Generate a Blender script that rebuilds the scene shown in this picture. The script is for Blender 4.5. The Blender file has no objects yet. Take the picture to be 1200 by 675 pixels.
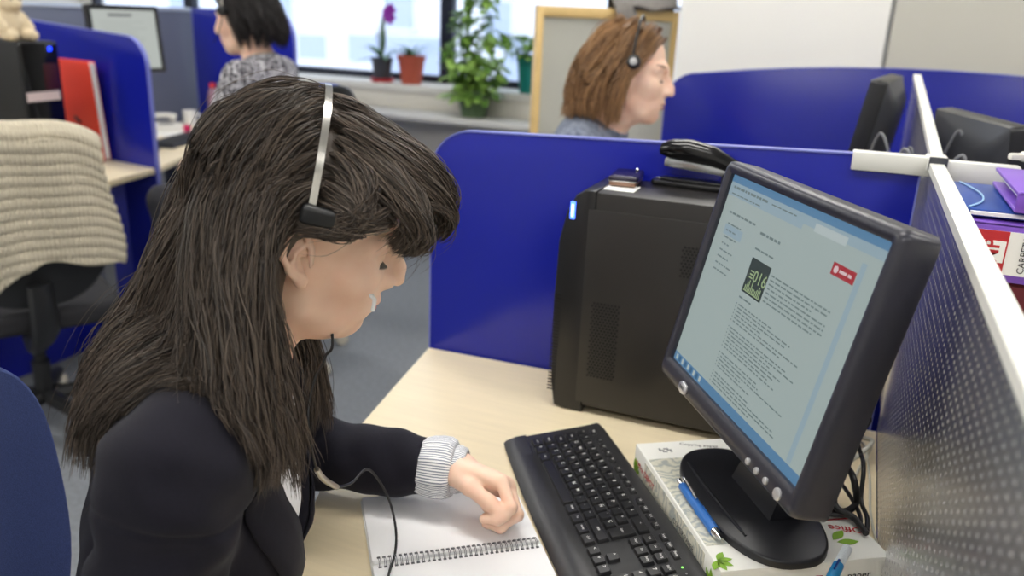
import bpy, bmesh, math, random
import numpy as np
from mathutils import Vector, Matrix
random.seed(7); RNG = np.random.default_rng(11)
PI = math.pi
S = bpy.context.scene
COL = S.collection

# ------------------------------------------------------------------ camera
FPX, YAW, PIT, ROL, EYE = 963.7, -.386, .318, .0422, 1.398
def _basis():
    cy, sy = math.cos(YAW), math.sin(YAW)
    fw = np.array([sy*math.cos(PIT), cy*math.cos(PIT), -math.sin(PIT)])
    r = np.array([cy, -sy, 0.]); u = np.cross(r, fw)
    c, s = math.cos(ROL), math.sin(ROL)
    return fw, c*r+s*u, -s*r+c*u
FW, RT, UP = _basis(); CAM = np.array([0, 0, EYE])
def ray(u, v): return FW + RT*(u-600)/FPX - UP*(v-337.5)/FPX
def atz(u, v, z): d = ray(u, v); return CAM + d*(z-EYE)/d[2]
def aty(u, v, y): d = ray(u, v); return CAM + d*y/d[1]
def atx(u, v, x): d = ray(u, v); return CAM + d*x/d[0]
def atd(u, v, t): return CAM + ray(u, v)*t

cd = bpy.data.cameras.new('camera'); co = bpy.data.objects.new('camera', cd); COL.objects.link(co)
M = Matrix.Identity(4)
for i in range(3):
    M[i][0], M[i][1], M[i][2], M[i][3] = RT[i], UP[i], -FW[i], CAM[i]
co.matrix_world = M
cd.sensor_fit = 'HORIZONTAL'; cd.sensor_width = 36; cd.lens = FPX/1200*36; cd.clip_start = .02
cd.dof.use_dof = True; cd.dof.focus_distance = .98; cd.dof.aperture_fstop = 3.6
S.camera = co
S.view_settings.view_transform = 'Standard'; S.view_settings.look = 'None'
S.view_settings.exposure = 1.18; S.view_settings.gamma = 1; S.view_settings.use_curve_mapping = False
S.cycles.use_denoising = True
S.cycles.max_bounces = 8

# ------------------------------------------------------------------ materials
def lin(c):
    return tuple((x/255/12.92 if x/255 <= .04045 else ((x/255+.055)/1.055)**2.4) for x in c) + (1,)
MATS = {}
def mat(name, rgb, rough=.5, metal=0., spec=.5, vary=0., vscale=40., bump=0., bscale=200., emit=0., trans=0., coat=0., rand=0., vary_rgb=None, stretch=None, sheen=0.):
    if name in MATS: return MATS[name]
    m = bpy.data.materials.new(name); m.use_nodes = True; MATS[name] = m
    nt = m.node_tree; b = nt.nodes['Principled BSDF']
    c = lin(rgb)
    b.inputs['Base Color'].default_value = c
    b.inputs['Roughness'].default_value = rough; b.inputs['Metallic'].default_value = metal
    b.inputs['Specular IOR Level'].default_value = spec
    b.inputs['Transmission Weight'].default_value = trans
    b.inputs['Coat Weight'].default_value = coat
    b.inputs['Sheen Weight'].default_value = sheen
    if emit:
        b.inputs['Emission Color'].default_value = c; b.inputs['Emission Strength'].default_value = emit
    tc = nt.nodes.new('ShaderNodeTexCoord'); src = tc.outputs['Object']
    if stretch:
        mp = nt.nodes.new('ShaderNodeMapping'); mp.inputs['Scale'].default_value = stretch
        nt.links.new(src, mp.inputs['Vector']); src = mp.outputs['Vector']
    if vary or vary_rgb:
        n = nt.nodes.new('ShaderNodeTexNoise'); n.inputs['Scale'].default_value = vscale; n.inputs['Detail'].default_value = 4
        nt.links.new(src, n.inputs['Vector'])
        r = nt.nodes.new('ShaderNodeValToRGB'); r.color_ramp.elements[0].position = .3; r.color_ramp.elements[1].position = .7
        if vary_rgb: r.color_ramp.elements[0].color = lin(vary_rgb); r.color_ramp.elements[1].color = c
        else:
            r.color_ramp.elements[0].color = tuple(x*(1-vary) for x in c[:3])+(1,); r.color_ramp.elements[1].color = tuple(min(1, x*(1+vary)) for x in c[:3])+(1,)
        nt.links.new(n.outputs['Fac'], r.inputs['Fac']); nt.links.new(r.outputs['Color'], b.inputs['Base Color'])
    if rand:
        g = nt.nodes.new('ShaderNodeNewGeometry'); r = nt.nodes.new('ShaderNodeValToRGB')
        lo = vary_rgb and lin(vary_rgb) or tuple(x*(1-rand) for x in c[:3])+(1,)
        r.color_ramp.elements[0].color = lo; r.color_ramp.elements[1].color = tuple(min(1, x*(1+rand)) for x in c[:3])+(1,)
        nt.links.new(g.outputs['Random Per Island'], r.inputs['Fac']); nt.links.new(r.outputs['Color'], b.inputs['Base Color'])
    if bump:
        n = nt.nodes.new('ShaderNodeTexNoise'); n.inputs['Scale'].default_value = bscale; n.inputs['Detail'].default_value = 3
        nt.links.new(src, n.inputs['Vector'])
        bp = nt.nodes.new('ShaderNodeBump'); bp.inputs['Strength'].default_value = bump; bp.inputs['Distance'].default_value = .002
        nt.links.new(n.outputs['Fac'], bp.inputs['Height']); nt.links.new(bp.outputs['Normal'], b.inputs['Normal'])
    return m

# ------------------------------------------------------------------ objects
def tag(o, label=None, cat=None, group=None, kind=None):
    if label: o['label'] = label
    if cat: o['category'] = cat
    if group: o['group'] = group
    if kind: o['kind'] = kind
    return o
def frame(origin, yaw=0., pitch=0., roll=0.):
    return Matrix.Translation(Vector(origin)) @ Matrix.Rotation(yaw, 4, 'Z') @ Matrix.Rotation(pitch, 4, 'Y') @ Matrix.Rotation(roll, 4, 'X')
def thing(name, label, cat, mw=None, group=None):
    o = bpy.data.objects.new(name, None); COL.objects.link(o); o.empty_display_size = .05
    if mw is not None: o.matrix_world = mw
    return tag(o, label, cat, group)

class MB:
    """collects shapes (each with a material slot) and links them as ONE mesh object"""
    def __init__(s): s.v = []; s.f = []; s.m = []; s.uv = None
    def add(s, vs, fs, mi=0, T=None):
        o = len(s.v)
        if T is not None: vs = [tuple(T @ Vector(p)) for p in vs]
        s.v += [tuple(p) for p in vs]; s.f += [tuple(i+o for i in f) for f in fs]; s.m += [mi]*len(fs); return s
    def bm(s, bm, mi=0, T=None):
        bm.verts.index_update(); s.add([v.co[:] for v in bm.verts], [[v.index for v in f.verts] for f in bm.faces], mi, T); bm.free(); return s
    def box(s, c, size, bev=0., seg=2, mi=0, T=None):
        bm = bmesh.new(); bmesh.ops.create_cube(bm, size=1)
        for v in bm.verts: v.co = Vector((v.co.x*size[0], v.co.y*size[1], v.co.z*size[2]))
        if bev: bmesh.ops.bevel(bm, geom=list(bm.edges), offset=min(bev, min(size)*.49), segments=seg, profile=.5, affect='EDGES')
        bmesh.ops.translate(bm, vec=Vector(c), verts=list(bm.verts)); return s.bm(bm, mi, T)
    def prism(s, poly, z0, z1, bev=0., seg=2, mi=0, T=None, only_top=False):
        bm = bmesh.new(); vs = [bm.verts.new((x, y, z0)) for x, y in poly]; f = bm.faces.new(vs)
        if f.normal.z > 0 or True:
            r = bmesh.ops.extrude_face_region(bm, geom=[f]); nv = [e for e in r['geom'] if isinstance(e, bmesh.types.BMVert)]
            bmesh.ops.translate(bm, vec=(0, 0, z1-z0), verts=nv)
        bmesh.ops.recalc_face_normals(bm, faces=list(bm.faces))
        if bev:
            es = [e for e in bm.edges if abs(e.verts[0].co.z-e.verts[1].co.z) < 1e-6 and (not only_top or e.verts[0].co.z > (z0+z1)/2)]
            bmesh.ops.bevel(bm, geom=es, offset=bev, segments=seg, profile=.5, affect='EDGES')
        return s.bm(bm, mi, T)
    def lathe(s, prof, n=24, mi=0, T=None):
        vs, fs = [], []
        for r, z in prof:
            for k in range(n): vs.append((r*math.cos(2*PI*k/n), r*math.sin(2*PI*k/n), z))
        for i in range(len(prof)-1):
            for k in range(n): a, b = i*n+k, i*n+(k+1) % n; fs.append((a, b, b+n, a+n))
        fs.append(tuple(range(n-1, -1, -1))); o = (len(prof)-1)*n; fs.append(tuple(range(o, o+n)))
        return s.add(vs, fs, mi, T)
    def tube(s, pts, r, n=8, mi=0, T=None, smooth=0, flat=1.):
        P = [Vector(p) for p in pts]
        rs = list(r) if isinstance(r, (list, tuple)) else [r]*len(P)
        if smooth:
            Q, R2 = [], []
            for i in range(len(P)-1):
                a, b, c, d = P[max(i-1, 0)], P[i], P[i+1], P[min(i+2, len(P)-1)]
                for k in range(smooth):
                    t = k/smooth
                    Q.append(.5*((2*b)+(c-a)*t+(2*a-5*b+4*c-d)*t*t+(3*b-a-3*c+d)*t**3)); R2.append(rs[i]*(1-t)+rs[i+1]*t)
            Q.append(P[-1]); R2.append(rs[-1]); P, rs = Q, R2
        vs, fs = [], []; nrm = None
        for i, p in enumerate(P):
            t = (P[min(i+1, len(P)-1)]-P[max(i-1, 0)]).normalized()
            if nrm is None: nrm = t.orthogonal().normalized()
            else: nrm = (nrm-t*nrm.dot(t)); nrm = nrm.normalized() if nrm.length > 1e-6 else t.orthogonal().normalized()
            bi = t.cross(nrm)
            for k in range(n):
                a = 2*PI*k/n; vs.append(tuple(p+(nrm*math.cos(a)+bi*math.sin(a)*flat)*rs[i]))
        for i in range(len(P)-1):
            for k in range(n): a, b = i*n+k, i*n+(k+1) % n; fs.append((a, b, b+n, a+n))
        fs.append(tuple(range(n-1, -1, -1))); o = (len(P)-1)*n; fs.append(tuple(range(o, o+n)))
        return s.add(vs, fs, mi, T)
    def text(s, txt, size, mi=0, T=None, align='CENTER', bold=0., xs=1.):
        vs, fs = text_geo(txt, align, bold)
        return s.add([(x*size*xs, y*size, z*size) for x, y, z in vs], fs, mi, T)
    def build(s, name, mats, parent=None, label=None, smooth=40, mw=None):
        me = bpy.data.meshes.new(name); me.from_pydata(s.v, [], s.f)
        ms = mats if isinstance(mats, (list, tuple)) else [mats]
        for m in ms: me.materials.append(m)
        me.polygons.foreach_set('material_index', s.m)
        if smooth:
            me.polygons.foreach_set('use_smooth', [True]*len(me.polygons)); me.set_sharp_from_angle(angle=math.radians(smooth))
        me.update()
        o = bpy.data.objects.new(name, me); COL.objects.link(o)
        if mw is not None: o.matrix_world = mw
        if parent is not None: o.parent = parent
        if label: o['label'] = label
        return o
_TX = {}
def text_geo(txt, align, bold):
    k = (txt, align, bold)
    if k in _TX: return _TX[k]
    c = bpy.data.curves.new('t', 'FONT'); c.body = txt; c.align_x = align; c.align_y = 'CENTER'; c.size = 1; c.resolution_u = 2; c.offset = bold
    o = bpy.data.objects.new('t', c); COL.objects.link(o)
    dg = bpy.context.evaluated_depsgraph_get(); me = o.evaluated_get(dg).to_mesh()
    r = ([v.co[:] for v in me.vertices], [tuple(p.vertices) for p in me.polygons])
    o.evaluated_get(dg).to_mesh_clear(); bpy.data.objects.remove(o); bpy.data.curves.remove(c)
    _TX[k] = r; return r
def copy_tree(o, parent=None):
    c = o.copy(); COL.objects.link(c)
    if parent is not None: c.parent = parent
    for ch in list(o.children): copy_tree(ch, c)
    return c
def rrect(x0, y0, x1, y1, r, n=5):
    out = []
    for cx, cy, a in ((x1-r, y1-r, 0), (x0+r, y1-r, 90), (x0+r, y0+r, 180), (x1-r, y0+r, 270)):
        for k in range(n+1): t = math.radians(a+90*k/n); out.append((cx+r*math.cos(t), cy+r*math.sin(t)))
    return out
def basis(o, x, y, z):
    m = Matrix.Identity(4)
    for i in range(3): m[i][0], m[i][1], m[i][2], m[i][3] = x[i], y[i], z[i], o[i]
    return m

# ------------------------------------------------------------------ implicit surfaces (for bodies)
def nrm(v): v = np.asarray(v, float); return v/np.linalg.norm(v)
def smin(a, b, k):
    h = np.clip(.5+.5*(b-a)/k, 0, 1); return b+(a-b)*h-k*h*(1-h)
def smax(a, b, k): return -smin(-a, -b, k)
def sph(P, c, r): return np.linalg.norm(P-np.asarray(c), axis=-1)-r
def ell(P, c, r, ax=None):
    q = P-np.asarray(c)
    if ax is not None: q = q@np.asarray(ax).T
    r = np.asarray(r); k0 = np.linalg.norm(q/r, axis=-1); k1 = np.linalg.norm(q/r**2, axis=-1)+1e-9
    return k0*(k0-1)/k1
def cap(P, a, b, ra, rb=None):
    a = np.asarray(a, float); b = np.asarray(b, float); rb = ra if rb is None else rb
    ab = b-a; t = np.clip(((P-a)@ab)/(ab@ab), 0, 1)
    return np.linalg.norm(P-a-t[..., None]*ab, axis=-1)-(ra+(rb-ra)*t)
def chain(P, pts, rs, k=.004):
    d = None
    for i in range(len(pts)-1):
        e = cap(P, pts[i], pts[i+1], rs[i], rs[i+1]); d = e if d is None else smin(d, e, k)
    return d
def bounded(P, c, R, fn):
    """fn(P) near the ball (c, R), a safe lower bound elsewhere"""
    dist = np.linalg.norm(P-np.asarray(c), axis=-1); m = dist < R+.05
    out = dist-R
    if m.any(): out[m] = fn(P[m])
    return out
def sdf_mesh(name, fn, lo, hi, h, mats, parent=None, N=16, mw=None, cull=1.6):
    lo = np.asarray(lo, float); hi = np.asarray(hi, float)
    nb = np.ceil((hi-lo)/(h*N)).astype(int); D = nb*N+2
    B = np.stack(np.meshgrid(*[np.arange(n) for n in nb], indexing='ij'), -1).reshape(-1, 3)
    dc = fn(lo+(B+.5)*N*h)
    B = B[np.abs(dc) < N*h*.87*cull]
    g = np.stack(np.meshgrid(*[np.arange(N+1)]*3, indexing='ij'), -1).reshape(-1, 3)
    keys, pos, quads = [], [], []
    key = lambda i: (i[..., 0]*int(D[1])+i[..., 1])*int(D[2])+i[..., 2]
    CH = 12
    for s0 in range(0, len(B), CH):
        bb = B[s0:s0+CH]
        P = (lo+(bb[:, None, :]*N+g[None])*h).reshape(-1, 3)
        V = fn(P).reshape(len(bb), N+1, N+1, N+1)
        for b, v in zip(bb, V):
            ins = v < 0
            if ins.all() or not ins.any(): continue
            cnt = np.zeros((N, N, N)); acc = np.zeros((N, N, N, 3))
            for ax in range(3):
                sl0 = [slice(None)]*3; sl1 = [slice(None)]*3; sl0[ax] = slice(0, N); sl1[ax] = slice(1, N+1)
                a = v[tuple(sl0)]; c = v[tuple(sl1)]; x = (a < 0) != (c < 0)
                t = np.where(x, a/(np.where(x, a-c, 1)), 0)
                o1, o2 = [q for q in range(3) if q != ax]
                for d1 in (0, 1):
                    for d2 in (0, 1):
                        w = [slice(None)]*3; w[ax] = slice(0, N); w[o1] = slice(d1, N+d1); w[o2] = slice(d2, N+d2)
                        xx = x[tuple(w)]; tt = t[tuple(w)]
                        cnt += xx; acc[..., ax] += tt*xx; acc[..., o1] += d1*xx; acc[..., o2] += d2*xx
                w = [slice(0, N)]*3; xx = x[tuple(w)]; e = np.argwhere(xx)
                if len(e):
                    ge = e+b*N; ok = (ge[:, o1] > 0) & (ge[:, o2] > 0); e = e[ok]; ge = ge[ok]
                    u1 = np.zeros(3, int); u1[o1] = 1; u2 = np.zeros(3, int); u2[o2] = 1
                    q = np.stack([key(ge-u1-u2), key(ge-u2), key(ge), key(ge-u1)], 1)
                    sgn = a[tuple(w)][tuple(e.T)] < 0
                    flip = sgn if ax != 1 else ~sgn
                    q[~flip] = q[~flip][:, ::-1]; quads.append(q)
            act = np.argwhere(cnt > 0)
            keys.append(key(act+b*N)); pos.append(lo+(act+b*N+acc[tuple(act.T)]/cnt[tuple(act.T)][:, None])*h)
    keys = np.concatenate(keys); pos = np.concatenate(pos); q = np.concatenate(quads)
    o = np.argsort(keys); keys = keys[o]; pos = pos[o]
    idx = np.searchsorted(keys, q); idx = np.clip(idx, 0, len(keys)-1); ok = (keys[idx] == q).all(1); q = idx[ok]
    me = bpy.data.meshes.new(name)
    me.vertices.add(len(pos)); me.vertices.foreach_set('co', pos.astype(np.float32).ravel())
    me.loops.add(len(q)*4); me.loops.foreach_set('vertex_index', q.astype(np.int32).ravel())
    me.polygons.add(len(q)); me.polygons.foreach_set('loop_start', np.arange(0, len(q)*4, 4, dtype=np.int32))
    me.polygons.foreach_set('use_smooth', np.ones(len(q), bool))
    for m in (mats if isinstance(mats, (list, tuple)) else [mats]): me.materials.append(m)
    me.update(calc_edges=True); me.validate()
    ob = bpy.data.objects.new(name, me); COL.objects.link(ob)
    if mw is not None: ob.matrix_world = mw
    if parent is not None: ob.parent = parent
    return ob
# ------------------------------------------------------------------ shared materials
WOOD = mat('desk_laminate', (240, 224, 190), .38, vary=.035, vscale=9, stretch=(1, 14, 1))
WOODEDGE = mat('beech_edge', (222, 190, 128), .45, vary=.06, vscale=14)
BLUE = mat('blue_laminate', (21, 31, 152), .22, spec=.45)
BLUEEDGE = mat('lilac_edge_band', (118, 126, 205), .4)
WHITE = mat('white_metal', (226, 226, 220), .4)
STEEL = mat('brushed_steel', (200, 203, 206), .27, metal=1.)
CHROME = mat('chrome', (225, 225, 225), .15, metal=1.)
BLACK = mat('black_plastic', (26, 27, 29), .42)
GLOSS = mat('gloss_black', (12, 12, 14), .12)
DGREY = mat('dark_grey_plastic', (56, 58, 64), .45)
PAPER = mat('white_paper', (246, 246, 244), .8)
GREYP = mat('grey_plastic', (150, 152, 152), .5)
CREAM = mat('cream_plastic', (226, 224, 214), .5)
INK = mat('print_ink', (60, 60, 64), .7)
REDINK = mat('red_print', (196, 40, 48), .6)

def struct(o): o['kind'] = 'structure'; return o
# ------------------------------------------------------------------ room shell
X0, X1, Y0, Y1, H = -6.2, 3.2, -2.6, 5.35, 2.75
carpet = mat('grey_carpet', (118, 122, 128), .95, vary=.14, vscale=60, bump=.5, bscale=500)
wallm = mat('wall_paint', (228, 226, 220), .85)
ceilm = mat('ceiling_paint', (240, 240, 238), .9)
struct(MB().box(((X0+X1)/2, (Y0+Y1)/2, -.05), (X1-X0, Y1-Y0+.4, .1)).build('floor', carpet))
struct(MB().box(((X0+X1)/2, (Y0+Y1)/2, H+.05), (X1-X0, Y1-Y0+.4, .1)).build('ceiling', ceilm))
struct(MB().box((X0-.05, (Y0+Y1)/2, H/2), (.1, Y1-Y0+.4, H)).build('wall_left', wallm))
struct(MB().box((X1+.05, (Y0+Y1)/2, H/2), (.1, Y1-Y0+.4, H)).build('wall_right', wallm))
struct(MB().box(((X0+X1)/2, Y0-.05, H/2), (X1-X0, .1, H)).build('wall_front', wallm))
WX0, WX1, WZ = -6.1, -1.0, .93
w = MB(); YW = Y1+.08
w.box(((WX0+WX1)/2, YW, WZ/2), (WX1-WX0, .16, WZ)).box(((WX0+WX1)/2, YW, 2.7), (WX1-WX0, .16, .1)).box(((WX1+X1)/2, YW, H/2), (X1-WX1, .16, H)).box((WX0-.05, YW, H/2), (.1, .16, H))
struct(w.build('wall_back', wallm))
# windows: dark frames, a thick post near the climbing plant
wf = mat('window_frame_dark', (28, 34, 52), .4)
glass = bpy.data.materials.new('window_glass'); glass.use_nodes = True
nt = glass.node_tree; nt.nodes.clear()
a = nt.nodes.new('ShaderNodeOutputMaterial'); b = nt.nodes.new('ShaderNodeMixShader'); c = nt.nodes.new('ShaderNodeBsdfTransparent'); d = nt.nodes.new('ShaderNodeBsdfGlossy')
d.inputs['Roughness'].default_value = .03; b.inputs['Fac'].default_value = .05
nt.links.new(c.outputs[0], b.inputs[1]); nt.links.new(d.outputs[0], b.inputs[2]); nt.links.new(b.outputs[0], a.inputs[0])
post = aty(522, 60, 5.36)[0]
def window(n, x0, x1):
    f = MB(); z0, z1 = WZ, 2.65; t = .05
    f.box(((x0+x1)/2, 5.40, z0+t/2), (x1-x0, .07, t), .006).box(((x0+x1)/2, 5.40, z1-t/2), (x1-x0, .07, t), .006)
    f.box((x0+t/2, 5.40, (z0+z1)/2), (t, .07, z1-z0), .006).box((x1-t/2, 5.40, (z0+z1)/2), (t, .07, z1-z0), .006)
    o = struct(f.build(f'window_{n}', wf))
    MB().box(((x0+x1)/2, 5.405, (z0+z1)/2), (x1-x0-.06, .008, z1-z0-.06)).build('pane', glass, o)
window(1, post, WX1); window(2, post-2.3, post); window(3, WX0, post-2.3)
silm = mat('sill_stone', (222, 220, 212), .5)
struct(MB().box(((WX0+WX1)/2, 5.2, .905), (WX1-WX0, .32, .05), .008).build('trim_1', silm))
# perimeter casing under the sill
lm = mat('casing_beige', (216, 212, 200), .6)
t = thing('perimeter_casing', 'beige casing with a pale rounded ledge running below the window sill', 'casing', frame((-3.5, 4.98, 0)))
MB().box((0, .12, .36), (5.0, .24, .72), .01).box((0, .19, .824), (5.0, .22, .108), .004).build('body', lm, t)
MB().box((0, .02, .745), (5.0, .46, .05), .02, 3).build('ledge', mat('casing_ledge', (205, 204, 200), .45), t)
# white and grey panel walls behind the far desks
struct(MB().prism([(aty(1035, 60, 3.55)[0], 3.55), (aty(793, 60, 3.3)[0], 3.3), (aty(793, 60, 3.3)[0]+.05, 3.42), (aty(1035, 60, 3.55)[0], 3.67)], 0, H).build('wall_inner', mat('white_wall_panel', (243, 242, 236), .6)))
xg = aty(1036.5, 60, 3.56)[0]
struct(MB().prism([(xg+.012, 3.56), (2.2, 3.75), (2.2, 3.87), (xg+.012, 3.68)], 0, H).build('wall_side', mat('grey_wall_panel', (196, 194, 182), .7)))
# outside: pale building
ob = thing('apartment_building', 'pale building across the street seen through the bright window', 'building', frame((0, 14, -6)))
MB().box((-8, 1.0, 6.5), (40, 2, 19)).build('facade', mat('pale_render', (232, 236, 244), .9), ob)
for (u, v, ww, hh) in ((368, 55, .75, .55), (427, 57, .75, .6), (487, 66, 1.7, .8), (607, 80, .6, 1.2), (585, 30, .6, .9), (330, 20, .7, .9), (470, 10, .7, .8), (215, 15, .7, .9)):
    p = aty(u, v, 14.0)
    wo = MB().box((0, 0, 0), (ww, .12, hh), .02).build('window', mat('far_window_frame', (222, 226, 234), .6), ob); wo.location = (p[0], 0, p[2]+6)
    MB().box((0, -.065, 0), (ww-.12, .01, hh-.12)).build('pane', mat('far_window_pane', (176, 190, 214), .3), wo)
W = bpy.data.worlds.new('daylight'); S.world = W; W.use_nodes = True
W.node_tree.nodes['Background'].inputs['Color'].default_value = (.76, .85, 1, 1); W.node_tree.nodes['Background'].inputs['Strength'].default_value = .95
# ceiling lights
lf = mat('lamp_frame', (235, 235, 235), .5)
ld = mat('lamp_diffuser', (255, 252, 246), .5, emit=9.)
for i, (x, y) in enumerate([(-.6, .9), (-2.9, .9), (-.6, 3.0), (-2.9, 3.0), (1.5, .9), (1.5, 3.0), (-.6, -1.2), (-2.9, -1.2), (1.5, -1.2), (-4.9, 2.), (-4.9, -.4)]):
    t = thing('ceiling_light', 'white recessed fluorescent panel in the office ceiling', 'ceiling light', frame((x, y, H)), 'ceiling light panels')
    MB().box((0, 0, -.012), (1.26, .36, .024), .004).build('frame', lf, t)
    MB().box((0, 0, -.027), (1.2, .30, .008)).build('diffuser', ld, t)
# ------------------------------------------------------------------ foreground desk and screens
DZ = .73
XD, YP, ANG, SL = .1136, 1.471, .0387, .0307
ypl = lambda x: YP+math.tan(ANG)*(x-XD)
XL = -.763
legm = mat('desk_leg_grey', (150, 152, 156), .4, metal=.3)
t = thing('office_desk', 'pale birch office desk holding the black keyboard and monitor', 'desk', frame((-.2, 1.0, 0)))
fe = [atz(503, 405, DZ), atz(462, 452, DZ), atz(420, 500, DZ), atz(378, 566, DZ), atz(345, 640, DZ)]
poly = [(XD-.0008, ypl(XD)-.012), (XL, ypl(XL)-.012)] + [(p[0], p[1]) for p in fe[1:]] + [(-.50, .60), (-.42, .49), (-.30, .40), (-.1, .34), (XD-.0008, .33)]
poly = [(x+.2, y-1.0) for x, y in poly]
MB().prism(poly, DZ-.025, DZ, .003).build('desktop', WOOD, t)
cx = sum(p[0] for p in poly)/len(poly); cy = sum(p[1] for p in poly)/len(poly)
for (x, y) in ((-.47, .38), (.24, .38), (.24, -.6)):
    MB().box((x, y, .352), (.05, .05, .704), .005).build('leg', legm, t)
MB().box((-.12, .40, .55), (.72, .02, .25), .003).build('modesty_panel', GREYP, t)

def screen(name, label, P0, P1, z0, zt, rl, rr, th=.018, arch=0., group=None):
    """upright laminated desk screen from P0 to P1 (xy); zt = tops at both ends, rl/rr corner radii"""
    P0 = Vector((P0[0], P0[1], 0)); P1 = Vector((P1[0], P1[1], 0)); L = (P1-P0).length; d = (P1-P0)/L
    T = basis((P0.x, P0.y, 0), (d.x, d.y, 0), (0, 0, 1), (d.y, -d.x, 0))
    o = thing(name, label, 'desk screen', T, group)
    n = 10; out = [(0, z0), (L, z0)]
    zz = lambda x: zt[0]+(zt[1]-zt[0])*x/L+arch*4*(x/L)*(1-x/L)
    top = []
    if rr:
        for k in range(n+1): a = k/n*PI/2; x = L-rr+rr*math.cos(a); top.append((x, zz(L-rr)-rr+rr*math.sin(a)))
    else: top.append((L, zz(L)))
    for k in range(1, 12):
        x = L-rr-(L-rr-rl)*k/12; top.append((x, zz(x)))
    if rl:
        for k in range(n+1): a = PI/2+k/n*PI/2; x = rl+rl*math.cos(a); top.append((x, zz(rl)-rl+rl*math.sin(a)))
    else: top.append((0, zz(0)))
    MB().prism(out+top, -th/2+.0015, th/2-.0015, .001).build('panel', BLUE, o)
    # edge banding follows the open edge
    e = MB(); full = [(L, z0)]+top+[(0, z0)]; vs, fs = [], []
    for i, (x, y) in enumerate(full):
        a = Vector(full[max(i-1, 0)]); b = Vector(full[min(i+1, len(full)-1)]); tt = (b-a).normalized(); nn = Vector((tt.y, -tt.x))
        for off, zz_ in ((-.001, -th/2), (.0016, -th/2), (.0016, th/2), (-.001, th/2)): vs.append((x+nn.x*off, y+nn.y*off, zz_))
    for i in range(len(full)-1):
        for k in range(4): fs.append((i*4+k, i*4+(k+1) % 4, i*4+4+(k+1) % 4, i*4+4+k))
    e.add(vs, fs).build('edge_band', BLUEEDGE, o, smooth=50)
    return o
zt = 1.2116
screen('desk_screen', 'glossy blue desk screen with rounded corner behind the black computer tower', (XL, ypl(XL)), (XD-.012, ypl(XD-.012)), .0, (zt+SL*(XL-XD), zt), .085, 0)

# ------------------------------------------------------------------ perforated dividers
PM = mat('perforated_metal', (200, 200, 204), .26, metal=.86, spec=.5)
def perforated(x, ya, yb, z0, z1a, z1b, zc, label, group, pitch=.0155, hole=.0024, width=.017):
    t = thing('perforated_divider', label, 'divider', frame((x, ya, 0)), group)
    m = MB(); vs, fs = [], []; L = yb-ya
    nx = int(L/pitch); px = L/nx; nz = int((min(z1a, z1b)-z0)/(pitch*.9)); pz = (min(z1a, z1b)-z0)/nz
    G = {}
    def vid(i, j):
        if (i, j) not in G:
            y = i*px/2; z = z0+j*pz/2; z = z0+(z-z0)*((z1a+(z1b-z1a)*y/L)-z0)/(min(z1a, z1b)-z0)
            G[i, j] = len(vs); vs.append((0, y, z))
        return G[i, j]
    def cell(i0, j0):
        ring = [vid(i0, j0), vid(i0+1, j0), vid(i0+2, j0), vid(i0+2, j0+1), vid(i0+2, j0+2), vid(i0+1, j0+2), vid(i0, j0+2), vid(i0, j0+1)]
        c = np.mean([vs[q] for q in ring], axis=0); o = len(vs); hid = []
        for q in ring:
            d = np.array(vs[q])-c; d = d/np.linalg.norm(d); vs.append((0, c[1]+d[1]*hole, c[2]+d[2]*hole))
        for q in range(8): vs.append((.0012, vs[o+q][1], vs[o+q][2]))
        for q in range(8):
            k = (q+1) % 8; fs.append((ring[q], ring[k], o+k, o+q)); fs.append((o+q, o+k, o+8+k, o+8+q))
    for j in range(nz):
        if j % 2 == 0:
            for i in range(nx): cell(i*2, j*2)
        else:
            for i in range(nx-1): cell(i*2+1, j*2)
            for i in (0, nx*2-1): fs.append((vid(i, j*2), vid(i+1, j*2), vid(i+1, j*2+1), vid(i, j*2+1))); fs.append((vid(i, j*2+1), vid(i+1, j*2+1), vid(i+1, j*2+2), vid(i, j*2+2)))
    m.add(vs, fs).build('perforated_sheet', PM, t, smooth=0)
    # top rail
    r = MB(); T = basis((0, 0, 0), (1, 0, 0), (0, 1, 0), (0, 0, 1)); w = width
    r.add([(sx*w/2+w/2-.002, y, zz+dz) for y, zz in ((0, z1a), (L, z1b)) for sx, dz in ((-1, -zc), (1, -zc), (1, 0), (-1, 0))], [(0, 1, 2, 3), (7, 6, 5, 4)]+[(k, k+4, (k+1) % 4+4, (k+1) % 4) for k in range(4)])
    r.build('top_rail', WHITE, t, smooth=0)
    return t
DV = perforated(XD, .30, YP-.005, DZ+.001, 1.2063, 1.2063, .012, 'silver perforated metal divider beside the black monitor', None, width=.021)
yb = 2.62; zb = aty(1059, 86, yb)[2]
DV2 = perforated(XD+.006, YP+.03, yb, DZ+.001, 1.206, zb, .012, 'perforated metal divider between the two far monitor backs', None, width=.019)
# the white cross connector
z = 1.2063
c = MB().box((-.057, 0, -.012), (.118, .028, .03), .002).box((.071, 0, -.016), (.11, .026, .032), .002).box((.009, .0, -.006), (.03, .05, .022), .002)
cn = thing('cross_connector', 'white metal cross connector where the blue screen meets the dividers', 'connector', frame((XD, YP, z+.004), ANG))
c.build('arm', WHITE, cn)
MB().box((.009, -.024, -.004), (.027, .004, .02), .001).build('end_cap', DGREY, cn)
# ------------------------------------------------------------------ computer tower
TZ = .40
tx0, ty0 = -.434, 1.287
T = frame((tx0, ty0, DZ), .012)
t = thing('computer_tower', 'black desktop computer tower standing against the blue screen beside the monitor', 'computer', T)
case = mat('tower_black', (36, 34, 33), .42, bump=.05, bscale=900)
TL, TW = .415, .15
m = MB(); m.box((TL/2+.018, TW/2, TZ/2+.006), (TL-.036, TW, TZ-.012), .004, 2)
m.build('case', case, t)
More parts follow.
